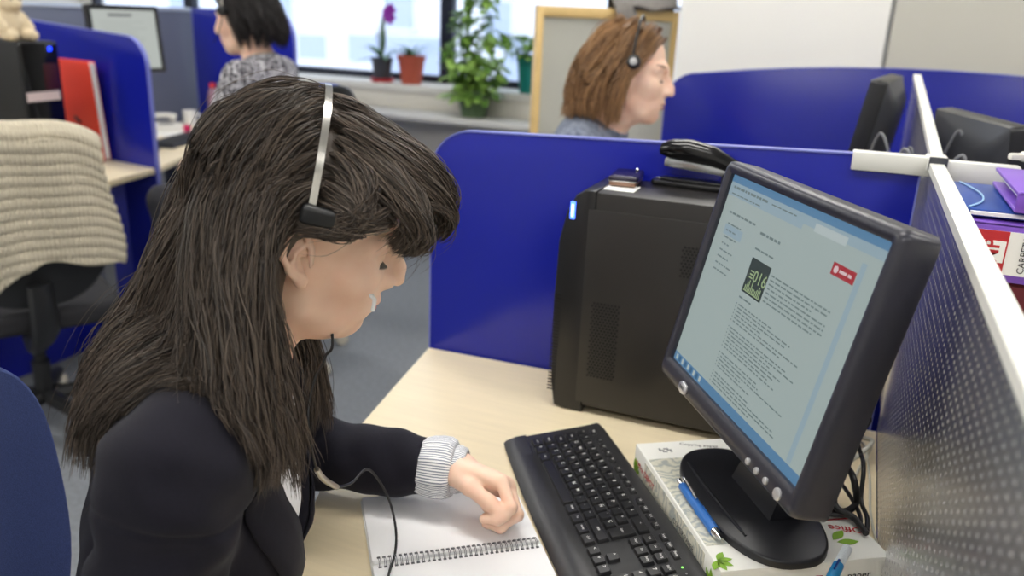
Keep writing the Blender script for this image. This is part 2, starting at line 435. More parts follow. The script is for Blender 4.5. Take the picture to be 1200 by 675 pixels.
# side door panel with a fine seam
m = MB(); m.box((TL/2+.02, -.0015, TZ/2-.004), (TL-.046, .004, TZ-.05), .0012)
m.build('side_panel', case, t)
# front bezel: a profile that swells forward and tapers at top and bottom
prof = [(.022, 0), (.002, .004), (-.006, .05), (-.009, .2), (-.006, .31), (.006, .365), (.02, .392), (.034, .402), (.055, .402), (.055, 0)]
fb = MB().prism(prof, 0, TW+.006, .004, 2, T=basis((0, TW+.003, 0), (1, 0, 0), (0, 0, 1), (0, -1, 0)))
fb.build('front_bezel', mat('bezel_black', (24, 24, 26), .34), t)
g = MB()
for k in range(30): g.box((-.0045+.004*(k/30), -.0036, .035+k*.0062), (.013, .0012, .0026))
g.build('bezel_grille', mat('grille_dark', (10, 10, 11), .6), t)
lp = MB().box((.016, -.0036, .366), (.009, .003, .03), .0012, 2)
pw = lp.build('power_button', mat('blue_lamp', (70, 110, 255), .4, emit=1.6), t, label='glowing blue power button')
MB().box((.016, -.0054, .366), (.0035, .001, .021), .0004).build('light_bar', mat('pale_lamp', (190, 215, 255), .4, emit=1.5), pw)
hole = mat('vent_hole', (6, 6, 7), .8)
def vent(name, x0, z0, nx, nz, p=.0062, r=.0021):
    m = MB()
    for i in range(nx):
        for j in range(nz):
            x = x0+i*p+(j % 2)*p/2; z = z0+j*p*.87
            m.add([(x+r*math.cos(k*PI/3), -.0041, z+r*math.sin(k*PI/3)) for k in range(6)], [tuple(range(6))])
    m.build(name, hole, t, smooth=0)
vent('side_vent', .062, .075, 8, 26); vent('rear_vent', .205, .28, 5, 10)
MB().box((.082, .056, TZ+.0005), (.052, .05, .001)).build('paper_label', PAPER, t, label='small white paper label')

# ------------------------------------------------------------------ phone lying on the tower
pz = DZ+TZ
p = atz(738, 207, pz+.012)
T = frame((p[0]-.004, p[1]-.006, pz+.0005), .10)
t = thing('mobile_phone', 'dark mobile phone lying on a white label on the black tower', 'phone', T)
MB().box((0, 0, .006), (.047, .086, .009), .004, 3).build('lower_shell', mat('phone_bronze', (150, 118, 100), .3, metal=.6), t)
MB().box((0, .001, .0145), (.049, .088, .008), .0035, 3).build('upper_shell', mat('phone_violet', (30, 22, 44), .18), t)
MB().box((0, -.001, .0108), (.0496, .0885, .0016), .0006).build('chrome_strip', CHROME, t)
MB().text('SAMSUNG', .007, T=frame((0, -.035, .01875))).build('logo', mat('logo_silver', (210, 205, 220), .3), t, smooth=0)
MB().lathe([(.003, 0), (.0035, .002), (.002, .004)], 12, T=frame((.012, .041, .018))).build('camera_key', CHROME, t)

# ------------------------------------------------------------------ stapler
p = atz(783, 214, pz); q = aty(850, 200, p[1])
T = frame((p[0]-.018, p[1]-.020, pz+.0005), -.06)
t = thing('stapler', 'glossy black stapler standing open on the black tower', 'stapler', T)
m = MB().prism(rrect(-.006, -.019, .15, .019, .012), 0, .009, .003)
m.box((.075, 0, .011), (.13, .024, .006), .002).box((.13, 0, .02), (.03, .026, .024), .004)
m.build('base', mat('stapler_black', (22, 22, 24), .3), t)
MB().box((.014, 0, .0112), (.022, .014, .003), .001).build('anvil', STEEL, t)
TA = frame((.142, 0, .025), 0, .065)
m = MB()
secs = [(-.140, .026, .030, .026), (-.137, .018, .039, .034), (-.12, .014, .047, .040), (-.09, .013, .051, .040), (-.05, .012, .046, .036), (-.02, .008, .034, .028), (.004, .006, .024, .024), (.02, .006, .014, .02)]
vs, fs = [], []; N = 16
for x, z0, z1, wd in secs:
    for k in range(N):
        a = 2*PI*k/N; ca, sa = math.cos(a), math.sin(a)
        vs.append((x, wd/2*math.copysign(abs(ca)**.7, ca), (z0+z1)/2+(z1-z0)/2*math.copysign(abs(sa)**.8, sa)))
for i in range(len(secs)-1):
    for k in range(N): a, b = i*N+k, i*N+(k+1) % N; fs.append((a, b, b+N, a+N))
fs.append(tuple(range(N-1, -1, -1))); fs.append(tuple(range((len(secs)-1)*N, len(secs)*N)))
m.add(vs, fs, T=TA); m.build('handle', GLOSS, t)
m = MB().box((-.066, 0, .0065), (.125, .015, .014), .0015, T=TA).box((-.124, 0, .008), (.006, .018, .016), .0015, T=TA)
m.build('magazine', STEEL, t)
MB().box((-.058, 0, .0155), (.11, .009, .002), T=TA).build('rail', mat('brass', (186, 150, 96), .3, metal=1), t)

# ------------------------------------------------------------------ paper box under the monitor
BZ = .055
a = atz(735, 520, DZ+BZ); b = atz(830, 668, DZ+BZ); d = nrm((b-a)*[1, 1, 0]); w = np.array([-d[1], d[0], 0]); BL, BW = .31, .225
a = a+w*.014
T = basis((a[0], a[1], DZ), d, w, (0, 0, 1))
t = thing('paper_box', 'white printed copier paper box lying under the monitor stand', 'box', T)
boxm = mat('carton_white', (240, 240, 234), .55)
MB().box((BL/2, BW/2, BZ/2), (BL, BW, BZ-.0006), .0015).build('carton', boxm, t)
# printed landscape on the lid and side: contour waves over a pale field
pic = bpy.data.materials.new('printed_landscape'); pic.use_nodes = True; nt = pic.node_tree; bs = nt.nodes['Principled BSDF']; bs.inputs['Roughness'].default_value = .4
tc = nt.nodes.new('ShaderNodeTexCoord'); wv = nt.nodes.new('ShaderNodeTexWave'); wv.inputs['Scale'].default_value = 20; wv.inputs['Distortion'].default_value = 16; wv.inputs['Detail'].default_value = 3; wv.inputs['Detail Scale'].default_value = 1.6
cr = nt.nodes.new('ShaderNodeValToRGB'); e = cr.color_ramp.elements
e[0].position = .05; e[0].color = lin((178, 184, 180)); e[1].position = .95; e[1].color = lin((226, 224, 208)); x = e.new(.35); x.color = lin((206, 206, 190))
nt.links.new(tc.outputs['Object'], wv.inputs['Vector']); nt.links.new(wv.outputs['Fac'], cr.inputs['Fac']); nt.links.new(cr.outputs['Color'], bs.inputs['Base Color'])
MB().box((.155, .036, BZ), (.21, .066, .0008)).build('printed_picture', pic, t)
fr = MB().box((.155, -.0002, .028), (.22, .0008, .04)); fr.build('side_picture', pic, t)
MB().text('Office DEPOT', .013, T=basis((.050, -.0012, .030), (1, 0, 0), (0, 0, 1), (0, -1, 0)), bold=.012).build('side_logo', REDINK, t, smooth=0)
MB().text('COPIER PAPER', .011, T=basis((.20, -.0012, .030), (1, 0, 0), (0, 0, 1), (0, -1, 0))).build('side_lettering', INK, t, smooth=0)
# short end: red wordmark and grey word; the far lid carries the same print, turned round
TE = basis((BL+.0008, .085, .03), (0, 1, 0), (0, 0, 1), (1, 0, 0))
MB().text('Office DEPOT', .017, T=TE, bold=.012).build('end_logo', REDINK, t, smooth=0)
MB().text('paper', .014, T=basis((BL+.0008, .185, .032), (0, 1, 0), (0, 0, 1), (1, 0, 0)), bold=.01).build('end_lettering', INK, t, smooth=0)
MB().text('Office', .018, T=basis((.25, .200, BZ+.0006), (-.3, -.95, 0), (.95, -.3, 0), (0, 0, 1)), bold=.01).box((.228, .198, BZ+.0002), (.0022, .05, .0006)).build('lid_logo', REDINK, t, smooth=0)
MB().text('Copying paper', .010, T=basis((.018, .095, BZ+.0006), (.25, .97, 0), (-.97, .25, 0), (0, 0, 1))).build('lid_lettering', INK, t, smooth=0)
sq = MB()
for i in range(3):
    for j in range(5):
        if (i*5+j) % 3 != 1: sq.box((.022+i*.004, .03+j*.004, BZ+.0002), (.0032, .0032, .0006))
sq.build('lid_symbols', GREYP, t, smooth=0)
# green leaf print at the corners
lfm = mat('leaf_green_print', (130, 176, 46), .5)
lf = MB(); lf2 = MB(); lf3 = MB()
def leaf2(m, c, a, L, wd, T):
    pts = [(c[0]+L*s*math.cos(a)-wd*math.sin(PI*s)*math.sin(a)*sg, c[1]+L*s*math.sin(a)+wd*math.sin(PI*s)*math.cos(a)*sg, 0) for sg, ss in ((1, range(0, 9)), (-1, range(7, 0, -1))) for s in [q/8 for q in ss]]
    m.add(pts, [tuple(range(len(pts)))], 0, T)
TS = basis((0, -.0013, 0), (1, 0, 0), (0, 0, 1), (0, -1, 0)); TT = basis((0, 0, BZ+.0005), (1, 0, 0), (0, 1, 0), (0, 0, 1))
for an in (.6, 1.2, 1.8, 2.4): leaf2(lf, (.293, .018), an, .026, .005, TS); leaf2(lf2, (.006, .012), an*.6, .024, .005, TS)
for an in (.2, .9, -.6, 1.6, 2.4): leaf2(lf, (.290, .004), an, .020, .0045, TT)
leaf2(lf3, (.27, .17), 2.2, .03, .006, TT); leaf2(lf3, (.275, .172), 1.5, .03, .006, TT)
for q in (lf, lf2, lf3): q.build('leaf_print', lfm, t, smooth=0)

# ------------------------------------------------------------------ monitor
mc = np.array([-.0758, .9330, 1.083]); my, mt, mr = -2.5440, .215, -.008
n = np.array([math.cos(my)*math.cos(mt), math.sin(my)*math.cos(mt), math.sin(mt)]); x = np.array([-math.sin(my), math.cos(my), 0]); y = np.cross(n, x)
x, y = math.cos(mr)*x+math.sin(mr)*y, -math.sin(mr)*x+math.cos(mr)*y
t = thing('computer_monitor', 'black flat monitor with a web page, standing on the paper box', 'monitor', basis((mc[0], mc[1], DZ+BZ), (math.cos(my), math.sin(my), 0), (-math.sin(my), math.cos(my), 0), (0, 0, 1)))
L0 = t.matrix_world.inverted()
TM = L0 @ basis(mc, x, y, n)      # local monitor-face frame: x right, y up, z out of the screen
MW, MH = .368, .306; sw, sh = .332, .262; sy = .006
bez = mat('monitor_bezel', (44, 44, 54), .34)
m = MB()
def ringloops(loops):
    vs, fs = [], []; k = len(loops[0])
    for lp in loops: vs += lp
    for i in range(len(loops)-1):
        for q in range(k): a, b = i*k+q, i*k+(q+1) % k; fs.append((a, b, b+k, a+k))
    return vs, fs
lo = lambda w, h, r, z, dy=0: [(px, py+dy, z) for px, py in rrect(-w/2, -h/2, w/2, h/2, r)]
vs, fs = ringloops([lo(sw, sh, .002, -.008, sy), lo(sw+.001, sh+.001, .002, -.003, sy), lo(sw+.012, sh+.012, .004, .0005, sy), lo(MW-.012, MH-.012, .008, .0005), lo(MW-.003, MH-.003, .010, -.003), lo(MW, MH, .011, -.010), lo(MW, MH, .011, -.040), lo(MW-.006, MH-.006, .011, -.043)])
m.add(vs, fs, T=TM); m.build('bezel', bez, t, smooth=50)
m = MB(); vs, fs = ringloops([lo(MW-.004, MH-.004, .01, -.0405), lo(MW-.03, MH-.03, .02, -.052), lo(MW-.10, MH-.09, .03, -.068), lo(MW-.13, MH-.12, .03, -.070)]); k = len(rrect(0, 0, 1, 1, .1)); fs.append(tuple(range(3*k, 4*k)))
m.add(vs, fs, T=TM); m.build('rear_shell', BLACK, t, smooth=40)
# the screen: a lit panel with the web page drawn on it
def em(name, rgb, s=1.):
    m = mat(name, rgb, .3, emit=s*1.1, spec=.3); m.node_tree.nodes['Principled BSDF'].inputs['Base Color'].default_value = (.02, .022, .024, 1); return m
E0 = .235
scr = MB(); z0 = -.0075
U = lambda u: -sw/2+u*sw
V = lambda v: sy+sh/2-v*sh
def rect(u0, v0, u1, v1, mi, z=.0003): scr.add([(U(u0), V(v1), z0+z), (U(u1), V(v1), z0+z), (U(u1), V(v0), z0+z), (U(u0), V(v0), z0+z)], [(0, 1, 2, 3)], mi, TM)
rect(0, 0, 1, 1, 0, 0)
rect(0, 0, 1, .035, 1); rect(0, .035, 1, .075, 2); rect(0, .075, .55, .10, 2); rect(.62, .05, .80, .085, 4, .0005); rect(0, .955, 1, 1, 1)
for k in range(9): rect(.02+k*.028, .963, .036+k*.028, .99, 5 if k % 2 else 4, .0006)
rect(.90, .11, .925, .95, 2, .0004); rect(.06, .235, .205, .285, 2, .0004)
def words_(u0, v, u1, h=.008, mi=3):
    u = u0
    while u < u1-.008:
        L = min(RNG.uniform(.012, .042), u1-u); rect(u, v, u+L, v+h, mi, .0006); u += L+.007
words_(.03, .05, .30, .012); words_(.03, .085, .26, .006); words_(.33, .055, .5, .006)
words_(.06, .17, .27, .010); words_(.32, .19, .47, .012); words_(.32, .265, .46, .008)
for k, L in enumerate((.11, .09, .10, .06, .11, .09, .13, .12)): words_(.075, .225+k*.033, .075+L, .007)
rect(.325, .31, .465, .475, 6, .0005)
scr.text('016', .021, 7, TM @ frame((U(.42), V(.385), z0+.001)), bold=.01)
rect(.345, .365, .372, .372, 7, .0008); rect(.345, .38, .372, .387, 7, .0008); rect(.345, .395, .372, .402, 7, .0008)
for k in range(11): rect(.34+k*.0105, .45-RNG.uniform(.01, .045), .346+k*.0105, .462, 7, .0008)
rect(.335, .462, .455, .466, 7, .0008)
rect(.775, .155, .895, .205, 8, .0005)
scr.lathe([(.0038, 0), (.0038, .0002)], 16, 9, TM @ frame((U(.797), V(.18), z0+.0006))); words_(.815, .174, .885, .012, 9)
for k in range(7): words_(.48, .335+k*.0195, .845-RNG.uniform(0, .10)*(k in (2, 6)), .007)
words_(.325, .50, .415, .008)
for k in range(25):
    v = .535+k*.0165
    if k in (6, 14, 20): continue
    rect(.322, v, .328, v+.006, 3, .0006); words_(.34, v, RNG.uniform(.5, .84), .0062)
scr.build('screen', [em('page_pale', (186, 203, 200), E0), em('page_blue', (96, 148, 190), E0), em('page_sky', (168, 194, 206), E0), em('page_text', (122, 140, 140), E0), em('page_white', (206, 220, 220), E0), em('page_icon', (60, 110, 150), E0), em('page_dark', (52, 72, 70), .16), em('page_lime', (176, 200, 150), E0), em('page_red', (190, 34, 52), E0), em('page_pink', (250, 220, 222), E0)], t, smooth=0)
kn = mat('silver_button', (205, 205, 208), .3, metal=.7)
TB = lambda px, py: TM @ frame((px, py, .0004))
o = MB().lathe([(.0095, 0), (.0095, .002), (.008, .003)], 24, T=TB(-.1, -MH/2+.012) @ Matrix.Diagonal((1.25, .85, 1, 1))).build('maker_badge', kn, t)
MB().text('DELL', .0055, T=TB(-.1, -MH/2+.012) @ frame((0, 0, .0033)), bold=.02).build('badge_lettering', DGREY, o, smooth=0)
for k in range(3):
    MB().lathe([(.0042, 0), (.004, .0022), (.003, .003)], 16, T=TB(.085+k*.020, -MH/2+.011)).build('menu_button', kn, t)
MB().lathe([(.0068, 0), (.0065, .002), (.0052, .003)], 20, T=TB(.150, -MH/2+.011)).build('power_button', kn, t)
# stand: flat oval foot, neck behind the panel
bc = np.array([-.058, 1.022, DZ+BZ]); 
TS = L0 @ basis(bc, x*[1, 1, 0]/np.linalg.norm(x[:2]), (math.cos(my)*-1, math.sin(my)*-1, 0), (0, 0, 1))
foot = []
for k in range(56):
    a = 2*PI*k/56; ca, sa = math.cos(a), math.sin(a); foot.append((.138*math.copysign(abs(ca)**.85, ca), .074*math.copysign(abs(sa)**.8, sa)))
standm = mat('stand_black', (27, 28, 34), .36)
MB().prism(foot, 0, .011, .004, 3, T=TS, only_top=True).build('stand_foot', standm, t)
m = MB(); m.tube([(-.1, -.045, .0105), (-.02, -.049, .0118), (.08, -.045, .0105)], [.002, .0035, .002], 8, T=TS, smooth=4); m.build('foot_ridge', standm, t)
m = MB(); m.add([(sx*w, yy, zz) for zz, w, ya, yc in ((.008, .055, .0, .055), (.06, .05, .018, .06), (.17, .042, .035, .068), (.30, .04, .046, .072)) for sx, yy in ((-1, ya), (1, ya), (1, yc), (-1, yc))], [(i*4+k, i*4+(k+1) % 4, i*4+4+(k+1) % 4, i*4+4+k) for i in range(3) for k in range(4)]+[(3, 2, 1, 0), (12, 13, 14, 15)], T=TS)
m.build('stand_neck', standm, t)

# ------------------------------------------------------------------ keyboard
ke = np.array([.587, -.809, 0]); kA = np.array([-.4110, 1.1170, DZ]); tilt = .115
kn_ = np.array([.809, .587, 0]); kyv = kn_*math.cos(tilt)+np.array([0, 0, math.sin(tilt)]); kzv = np.cross(ke, kyv)
T = basis(kA+kzv*.004+np.array([0, 0, .010]), ke, kyv, kzv)
t = thing('keyboard', 'black computer keyboard lying between the notebook and the paper box', 'keyboard', T)
kb = mat('keyboard_black', (44, 44, 46), .38, bump=.08, bscale=1500)
m = MB(); u0, u1, v0, v1 = -.020, .437, -.040, .127
vs, fs = [], []; NU = 24
sect = [(v0, -.0035), (v0+.004, .0005), (v0+.02, .0045), (v0+.038, .0045), (-.002, .002), (.11, .002), (v1-.006, .003), (v1-.001, .001), (v1, -.006), (v1-.004, -.012), (v0+.006, -.008)]
for i in range(NU+1):
    s = i/NU; u = u0+(u1-u0)*s; bow = .010*(1-(2*s-1)**2)
    for k, (v, z) in enumerate(sect):
        vv = v-bow*.6*(1 if k in (0, 1, 2, 3, 10) else 0)+(bow*.3 if k in (6, 7, 8, 9) else 0)
        if s in (0, 1): vv = vv*.985+.0006; z = z-.001
        vs.append((u, vv, z))
K = len(sect)
for i in range(NU):
    for k in range(K): a, b = i*K+k, i*K+(k+1) % K; fs.append((a, a+K, b+K, b))
fs.append(tuple(range(K))); fs.append(tuple(range(NU*K+K-1, NU*K-1, -1)))
m.add(vs, fs).build('case', kb, t, smooth=35)
f = MB()
for u in (.01, .40): f.box((u, .11, -.017), (.03, .014, .014), .002)
for u in (.02, .39): f.box((u, -.03, -.0085), (.03, .008, .004), .001)
f.build('feet', DGREY, t)
keym = mat('key_black', (30, 30, 32), .36); leg_ = mat('key_legend', (225, 225, 222), .6)
P = .019
def key(name, u, v, w, h, txt='', z=.002, ht=.0048, ts=.0072, tall=None):
    m = MB(); g = .0012; a, b = w-2*g, h-2*g; i = .0016
    L = [[(px, py, z-.001) for px, py in rrect(-a/2, -b/2, a/2, b/2, .0012, 2)], [(px, py, z+ht*.7) for px, py in rrect(-a/2+i*.5, -b/2+i*.5, a/2-i*.5, b/2-i*.5, .0014, 2)], [(px, py, z+ht) for px, py in rrect(-a/2+i, -b/2+i, a/2-i, b/2-i, .0016, 2)]]
    vs, fs = ringloops(L); k = len(L[0]); fs.append(tuple(range(2*k, 3*k))); m.add(vs, fs)
    if txt:
        one = len(txt) == 1
        m.text(txt, ts if one else ts*.62, 1, frame(((-a/2+.0055) if one else 0, b/2-.0062 if one else .001, z+ht+.00015)), bold=.012)
    o = m.build(name, [keym, leg_], t, smooth=35); o.location = (u+w/2, v+h/2, 0); return o
def row(v, items, u=0., h=P, **kw):
    for it in items:
        w, txt = it[0]*P, it[1]; nm = it[2] if len(it) > 2 else 'key'
        if nm: key(nm, u, v, w, h, txt, **kw)
        u += w
row(0, [(1.25, 'Ctrl'), (1.25, 'o'), (1.25, 'Alt'), (6.25, '', 'space_bar'), (1.25, 'AltGr'), (1.25, 'Fn'), (1.25, 'menu'), (1.25, 'Ctrl')])
row(P, [(1.25, 'Shift', 'shift_key'), (1, '<')]+[(1, c) for c in 'ZXCVBNM,.-']+[(2.75, 'Shift', 'shift_key')])
row(2*P, [(1.75, 'Caps')]+[(1, c) for c in 'ASDFGHJKLÑ´Ç']+[(1.25, '', None)])
row(3*P, [(1.5, 'Tab')]+[(1, c) for c in 'QWERTYUIOP`+']+[(1.5, '', None)])
key('enter_key', 13.75*P, 2*P, 1.25*P, 2*P, 'Intro')
row(4*P, [(1, c) for c in 'º1234567890\'¡']+[(2, '<-', 'backspace_key')])
row(5*P+.004, [(1, 'Esc'), (.6, '', None)]+[(1.03, 'F%d' % k) for k in (1, 2, 3, 4)]+[(.45, '', None)]+[(1.03, 'F%d' % k) for k in (5, 6, 7, 8)]+[(.45, '', None)]+[(1.03, 'F%d' % k) for k in (9, 10, 11, 12)], h=.0125, ht=.003)
nu = 15.25*P
row(5*P+.004, [(1, 'ImpP'), (1, 'BlqD'), (1, 'Pausa')], nu, h=.0125, ht=.003)
row(4*P, [(1, 'Ins'), (1, 'Ini'), (1, 'RePg')], nu); row(3*P, [(1, 'Supr'), (1, 'Fin'), (1, 'AvPg')], nu)
row(P, [(1, '', None), (1, '^')], nu); row(0, [(1, '<'), (1, 'v'), (1, '>')], nu)
qu = 18.5*P
row(4*P, [(1, 'BlqN'), (1, '/'), (1, '*'), (1, '-')], qu); row(3*P, [(1, '7'), (1, '8'), (1, '9')], qu); row(2*P, [(1, '4'), (1, '5'), (1, '6')], qu); row(P, [(1, '1'), (1, '2'), (1, '3')], qu); row(0, [(2, '0'), (1, '.')], qu)
key('key', qu+3*P, 2*P, P, 2*P, '+'); key('enter_key', qu+3*P, 0, P, 2*P, 'Intro')
lg = mat('green_led', (120, 230, 90), .4, emit=1.2)
for k in range(3): MB().lathe([(.0013, 0), (.0013, .0008)], 10, T=frame((qu+.01+k*.012, 5*P+.009, .0024))).build('indicator_light', lg if k == 0 else GREYP, t)

# ------------------------------------------------------------------ spiral notebook
a = atz(440, 660, DZ+.006); d = nrm(np.array([.79, .61, 0])); w = np.array([-d[1], d[0], 0])
T = basis((a[0], a[1], DZ), d, w, (0, 0, 1)); NL, NW = .218, .152
t = thing('spiral_notebook', 'open white spiral notebook lying under the hand of the woman', 'notebook', T)
pg = mat('notebook_paper', (247, 247, 249), .75)
for sg in (1, -1):
    m = MB()
    y0, y1 = (.0035, NW) if sg > 0 else (-NW, -.0035)
    m.prism(rrect(-.004, y0, NL, y1, .004, 3), .0012, .0062, .0004); m.build('page_block', pg, t)
m = MB(); m.prism(rrect(-.006, -NW-.002, NL+.002, NW+.002, .005, 3), .0002, .0012); m.build('cover', mat('notebook_cover', (236, 236, 232), .5), t)
m = MB(); nc = 31
for k in range(nc):
    xx = .004+k*(NL-.012)/(nc-1)
    for dx in (0, .0018): m.tube([(xx+dx, .0105*math.cos(q)*.9, .0062+.0058*math.sin(q)) for q in [PI*j/8 for j in range(9)]], .00045, 5)
m.build('spiral_binding', mat('wire_grey', (120, 122, 128), .3, metal=.9), t)
m = MB()
for k in range(nc):
    xx = .004+k*(NL-.012)/(nc-1); 
    for s in (.0098, -.0098): m.box((xx+.0009, s, .00625), (.0042, .0034, .0002))
m.build('punched_holes', mat('hole_grey', (96, 96, 102), .8), t, smooth=0)

# ------------------------------------------------------------------ pens
def pen(label, P0, P1, body, name='ballpoint_pen', grip=True, k=1.):
    P0 = np.asarray(P0, float); P1 = np.asarray(P1, float); d = nrm(P1-P0); L = np.linalg.norm(P1-P0); s = nrm(np.cross((0, 0, 1), d)); u = np.cross(d, s)
    L /= k; t = thing(name, label, 'pen', basis(P0, s*k, u*k, d*k))
    MB().lathe([(.0035, .006), (.0052, .008), (.0055, .03), (.0054, L*.5)], 16).build('barrel', body, t)
    MB().lathe([(.0060, L*.5), (.0060, L*.51), (.0058, L*.52), (.0056, L*.86)], 16).build('grip', body, t)
    MB().lathe([(.0050, L*.86), (.0030, L*.95), (.0012, L*.985), (.0005, L)], 16).build('tip', CHROME, t)
    MB().lathe([(.0030, -.004), (.0033, .001), (.0033, .008)], 12).build('push_button', CHROME, t)
    MB().tube([(0, .004, .008), (0, .0095, .006), (0, .0105, .014), (0, .0092, .03), (0, .0070, .045)], [.0016, .002, .002, .0018, .0016], 8, smooth=3).build('clip', CHROME, t, label='curved chrome clip')
    return t
bp = mat('pen_blue', (40, 112, 196), .35)
zb = DZ+BZ+.0068
pen('blue ballpoint pen with chrome tip lying on the paper box', atz(797, 565, zb+.0012), atz(845, 633, zb+.0012), bp, k=1.25)
zb2 = DZ+BZ+.0072
P0 = atz(993, 642, zb2+.012); P1 = atz(962, 702, zb2)
d_ = nrm(P1-P0); L_ = np.linalg.norm(P1-P0); s_ = nrm(np.cross((0, 0, 1), d_)); u_ = np.cross(d_, s_)
t = thing('marker_pen', 'white and blue marker pen propped on the near corner of the paper box', 'pen', basis(P0, s_, u_, d_))
m = MB()
for k in range(9): m.lathe([(.0052, k*.004), (.0060, k*.004+.001), (.0060, k*.004+.003), (.0052, k*.004+.004)], 16)
m.build('ribbed_cap', mat('marker_white', (226, 234, 240), .4), t)
MB().lathe([(.0064, .036), (.0066, .05), (.0066, L_*.9), (.004, L_)], 18).build('barrel', mat('marker_blue', (38, 140, 200), .35), t)
MB().tube([(0, .006, .034), (0, .0092, .037), (0, .0092, .055)], .0014, 8).build('clip', mat('marker_deep_blue', (20, 70, 150), .35), t)

# ------------------------------------------------------------------ cables behind the monitor
cb = mat('cable_black', (30, 30, 32), .45); cg = mat('cable_grey', (196, 194, 182), .5)
zt_ = DZ+.004
def cable(label, pts, r, m, group=None):
    o = MB().tube(pts, r, 10, smooth=8).build('cable', m); return tag(o, label, 'cable', group)
bk = mc-n*.07
cable('black video cable hanging behind the monitor nearest the screen', [bk+[.0, .05, .01], atd(1015, 478, 1.20), atd(1010, 505, 1.2), atz(984, 545, .80), atz(978, 590, .80), atz(1000, 606, .7935), atz(1015, 625, .792)], .0042, cb)
cable('thick black power cable coiling down behind the monitor foot', [bk+[.03, .02, -.06], atd(985, 530, 1.18), atz(1000, 560, .83), atz(1003, 590, .795), atz(985, 600, .7925), atz(968, 590, .7925), atz(955, 575, .793)], .0046, cb)
cable('thin black cable bowed above the paper box behind the monitor', [bk+[.02, .04, -.03], atd(1005, 520, 1.17), atz(1012, 548, .83), atz(1009, 585, .796), atz(1016, 606, .7905), atz(1016, 622, .7905)], .003, cb)
cable('black audio cable looping flat beside the oval monitor foot', [atz(962, 548, .80), atz(985, 566, .794), atz(1004, 595, .793), atz(1008, 612, .7925), atz(990, 604, .7925), atz(958, 603, .7925)], .0028, cb)
cable('pale grey cable crossing the desk from the divider to the monitor', [atz(965, 556, .80), atz(995, 541, .78), atz(1022, 519, .765), atz(1012, 513, .75), atz(996, 508, .75), atd(990, 490, 1.2)], .0036, cg)
cable('pale grey cable hanging in a long bow beside the divider', [atz(1022, 521, .766), atz(1016, 535, .742), atz(1005, 553, .735), atz(999, 570, .734), atz(1006, 585, .7345)], .0024, cg)
cable('white cord running along the foot of the divider', [atz(1000, 522, .735), atz(1012, 520, .735), atz(1019, 560, .735), atz(1020, 600, .735), atz(1028, 640, .735)], .0018, cg)
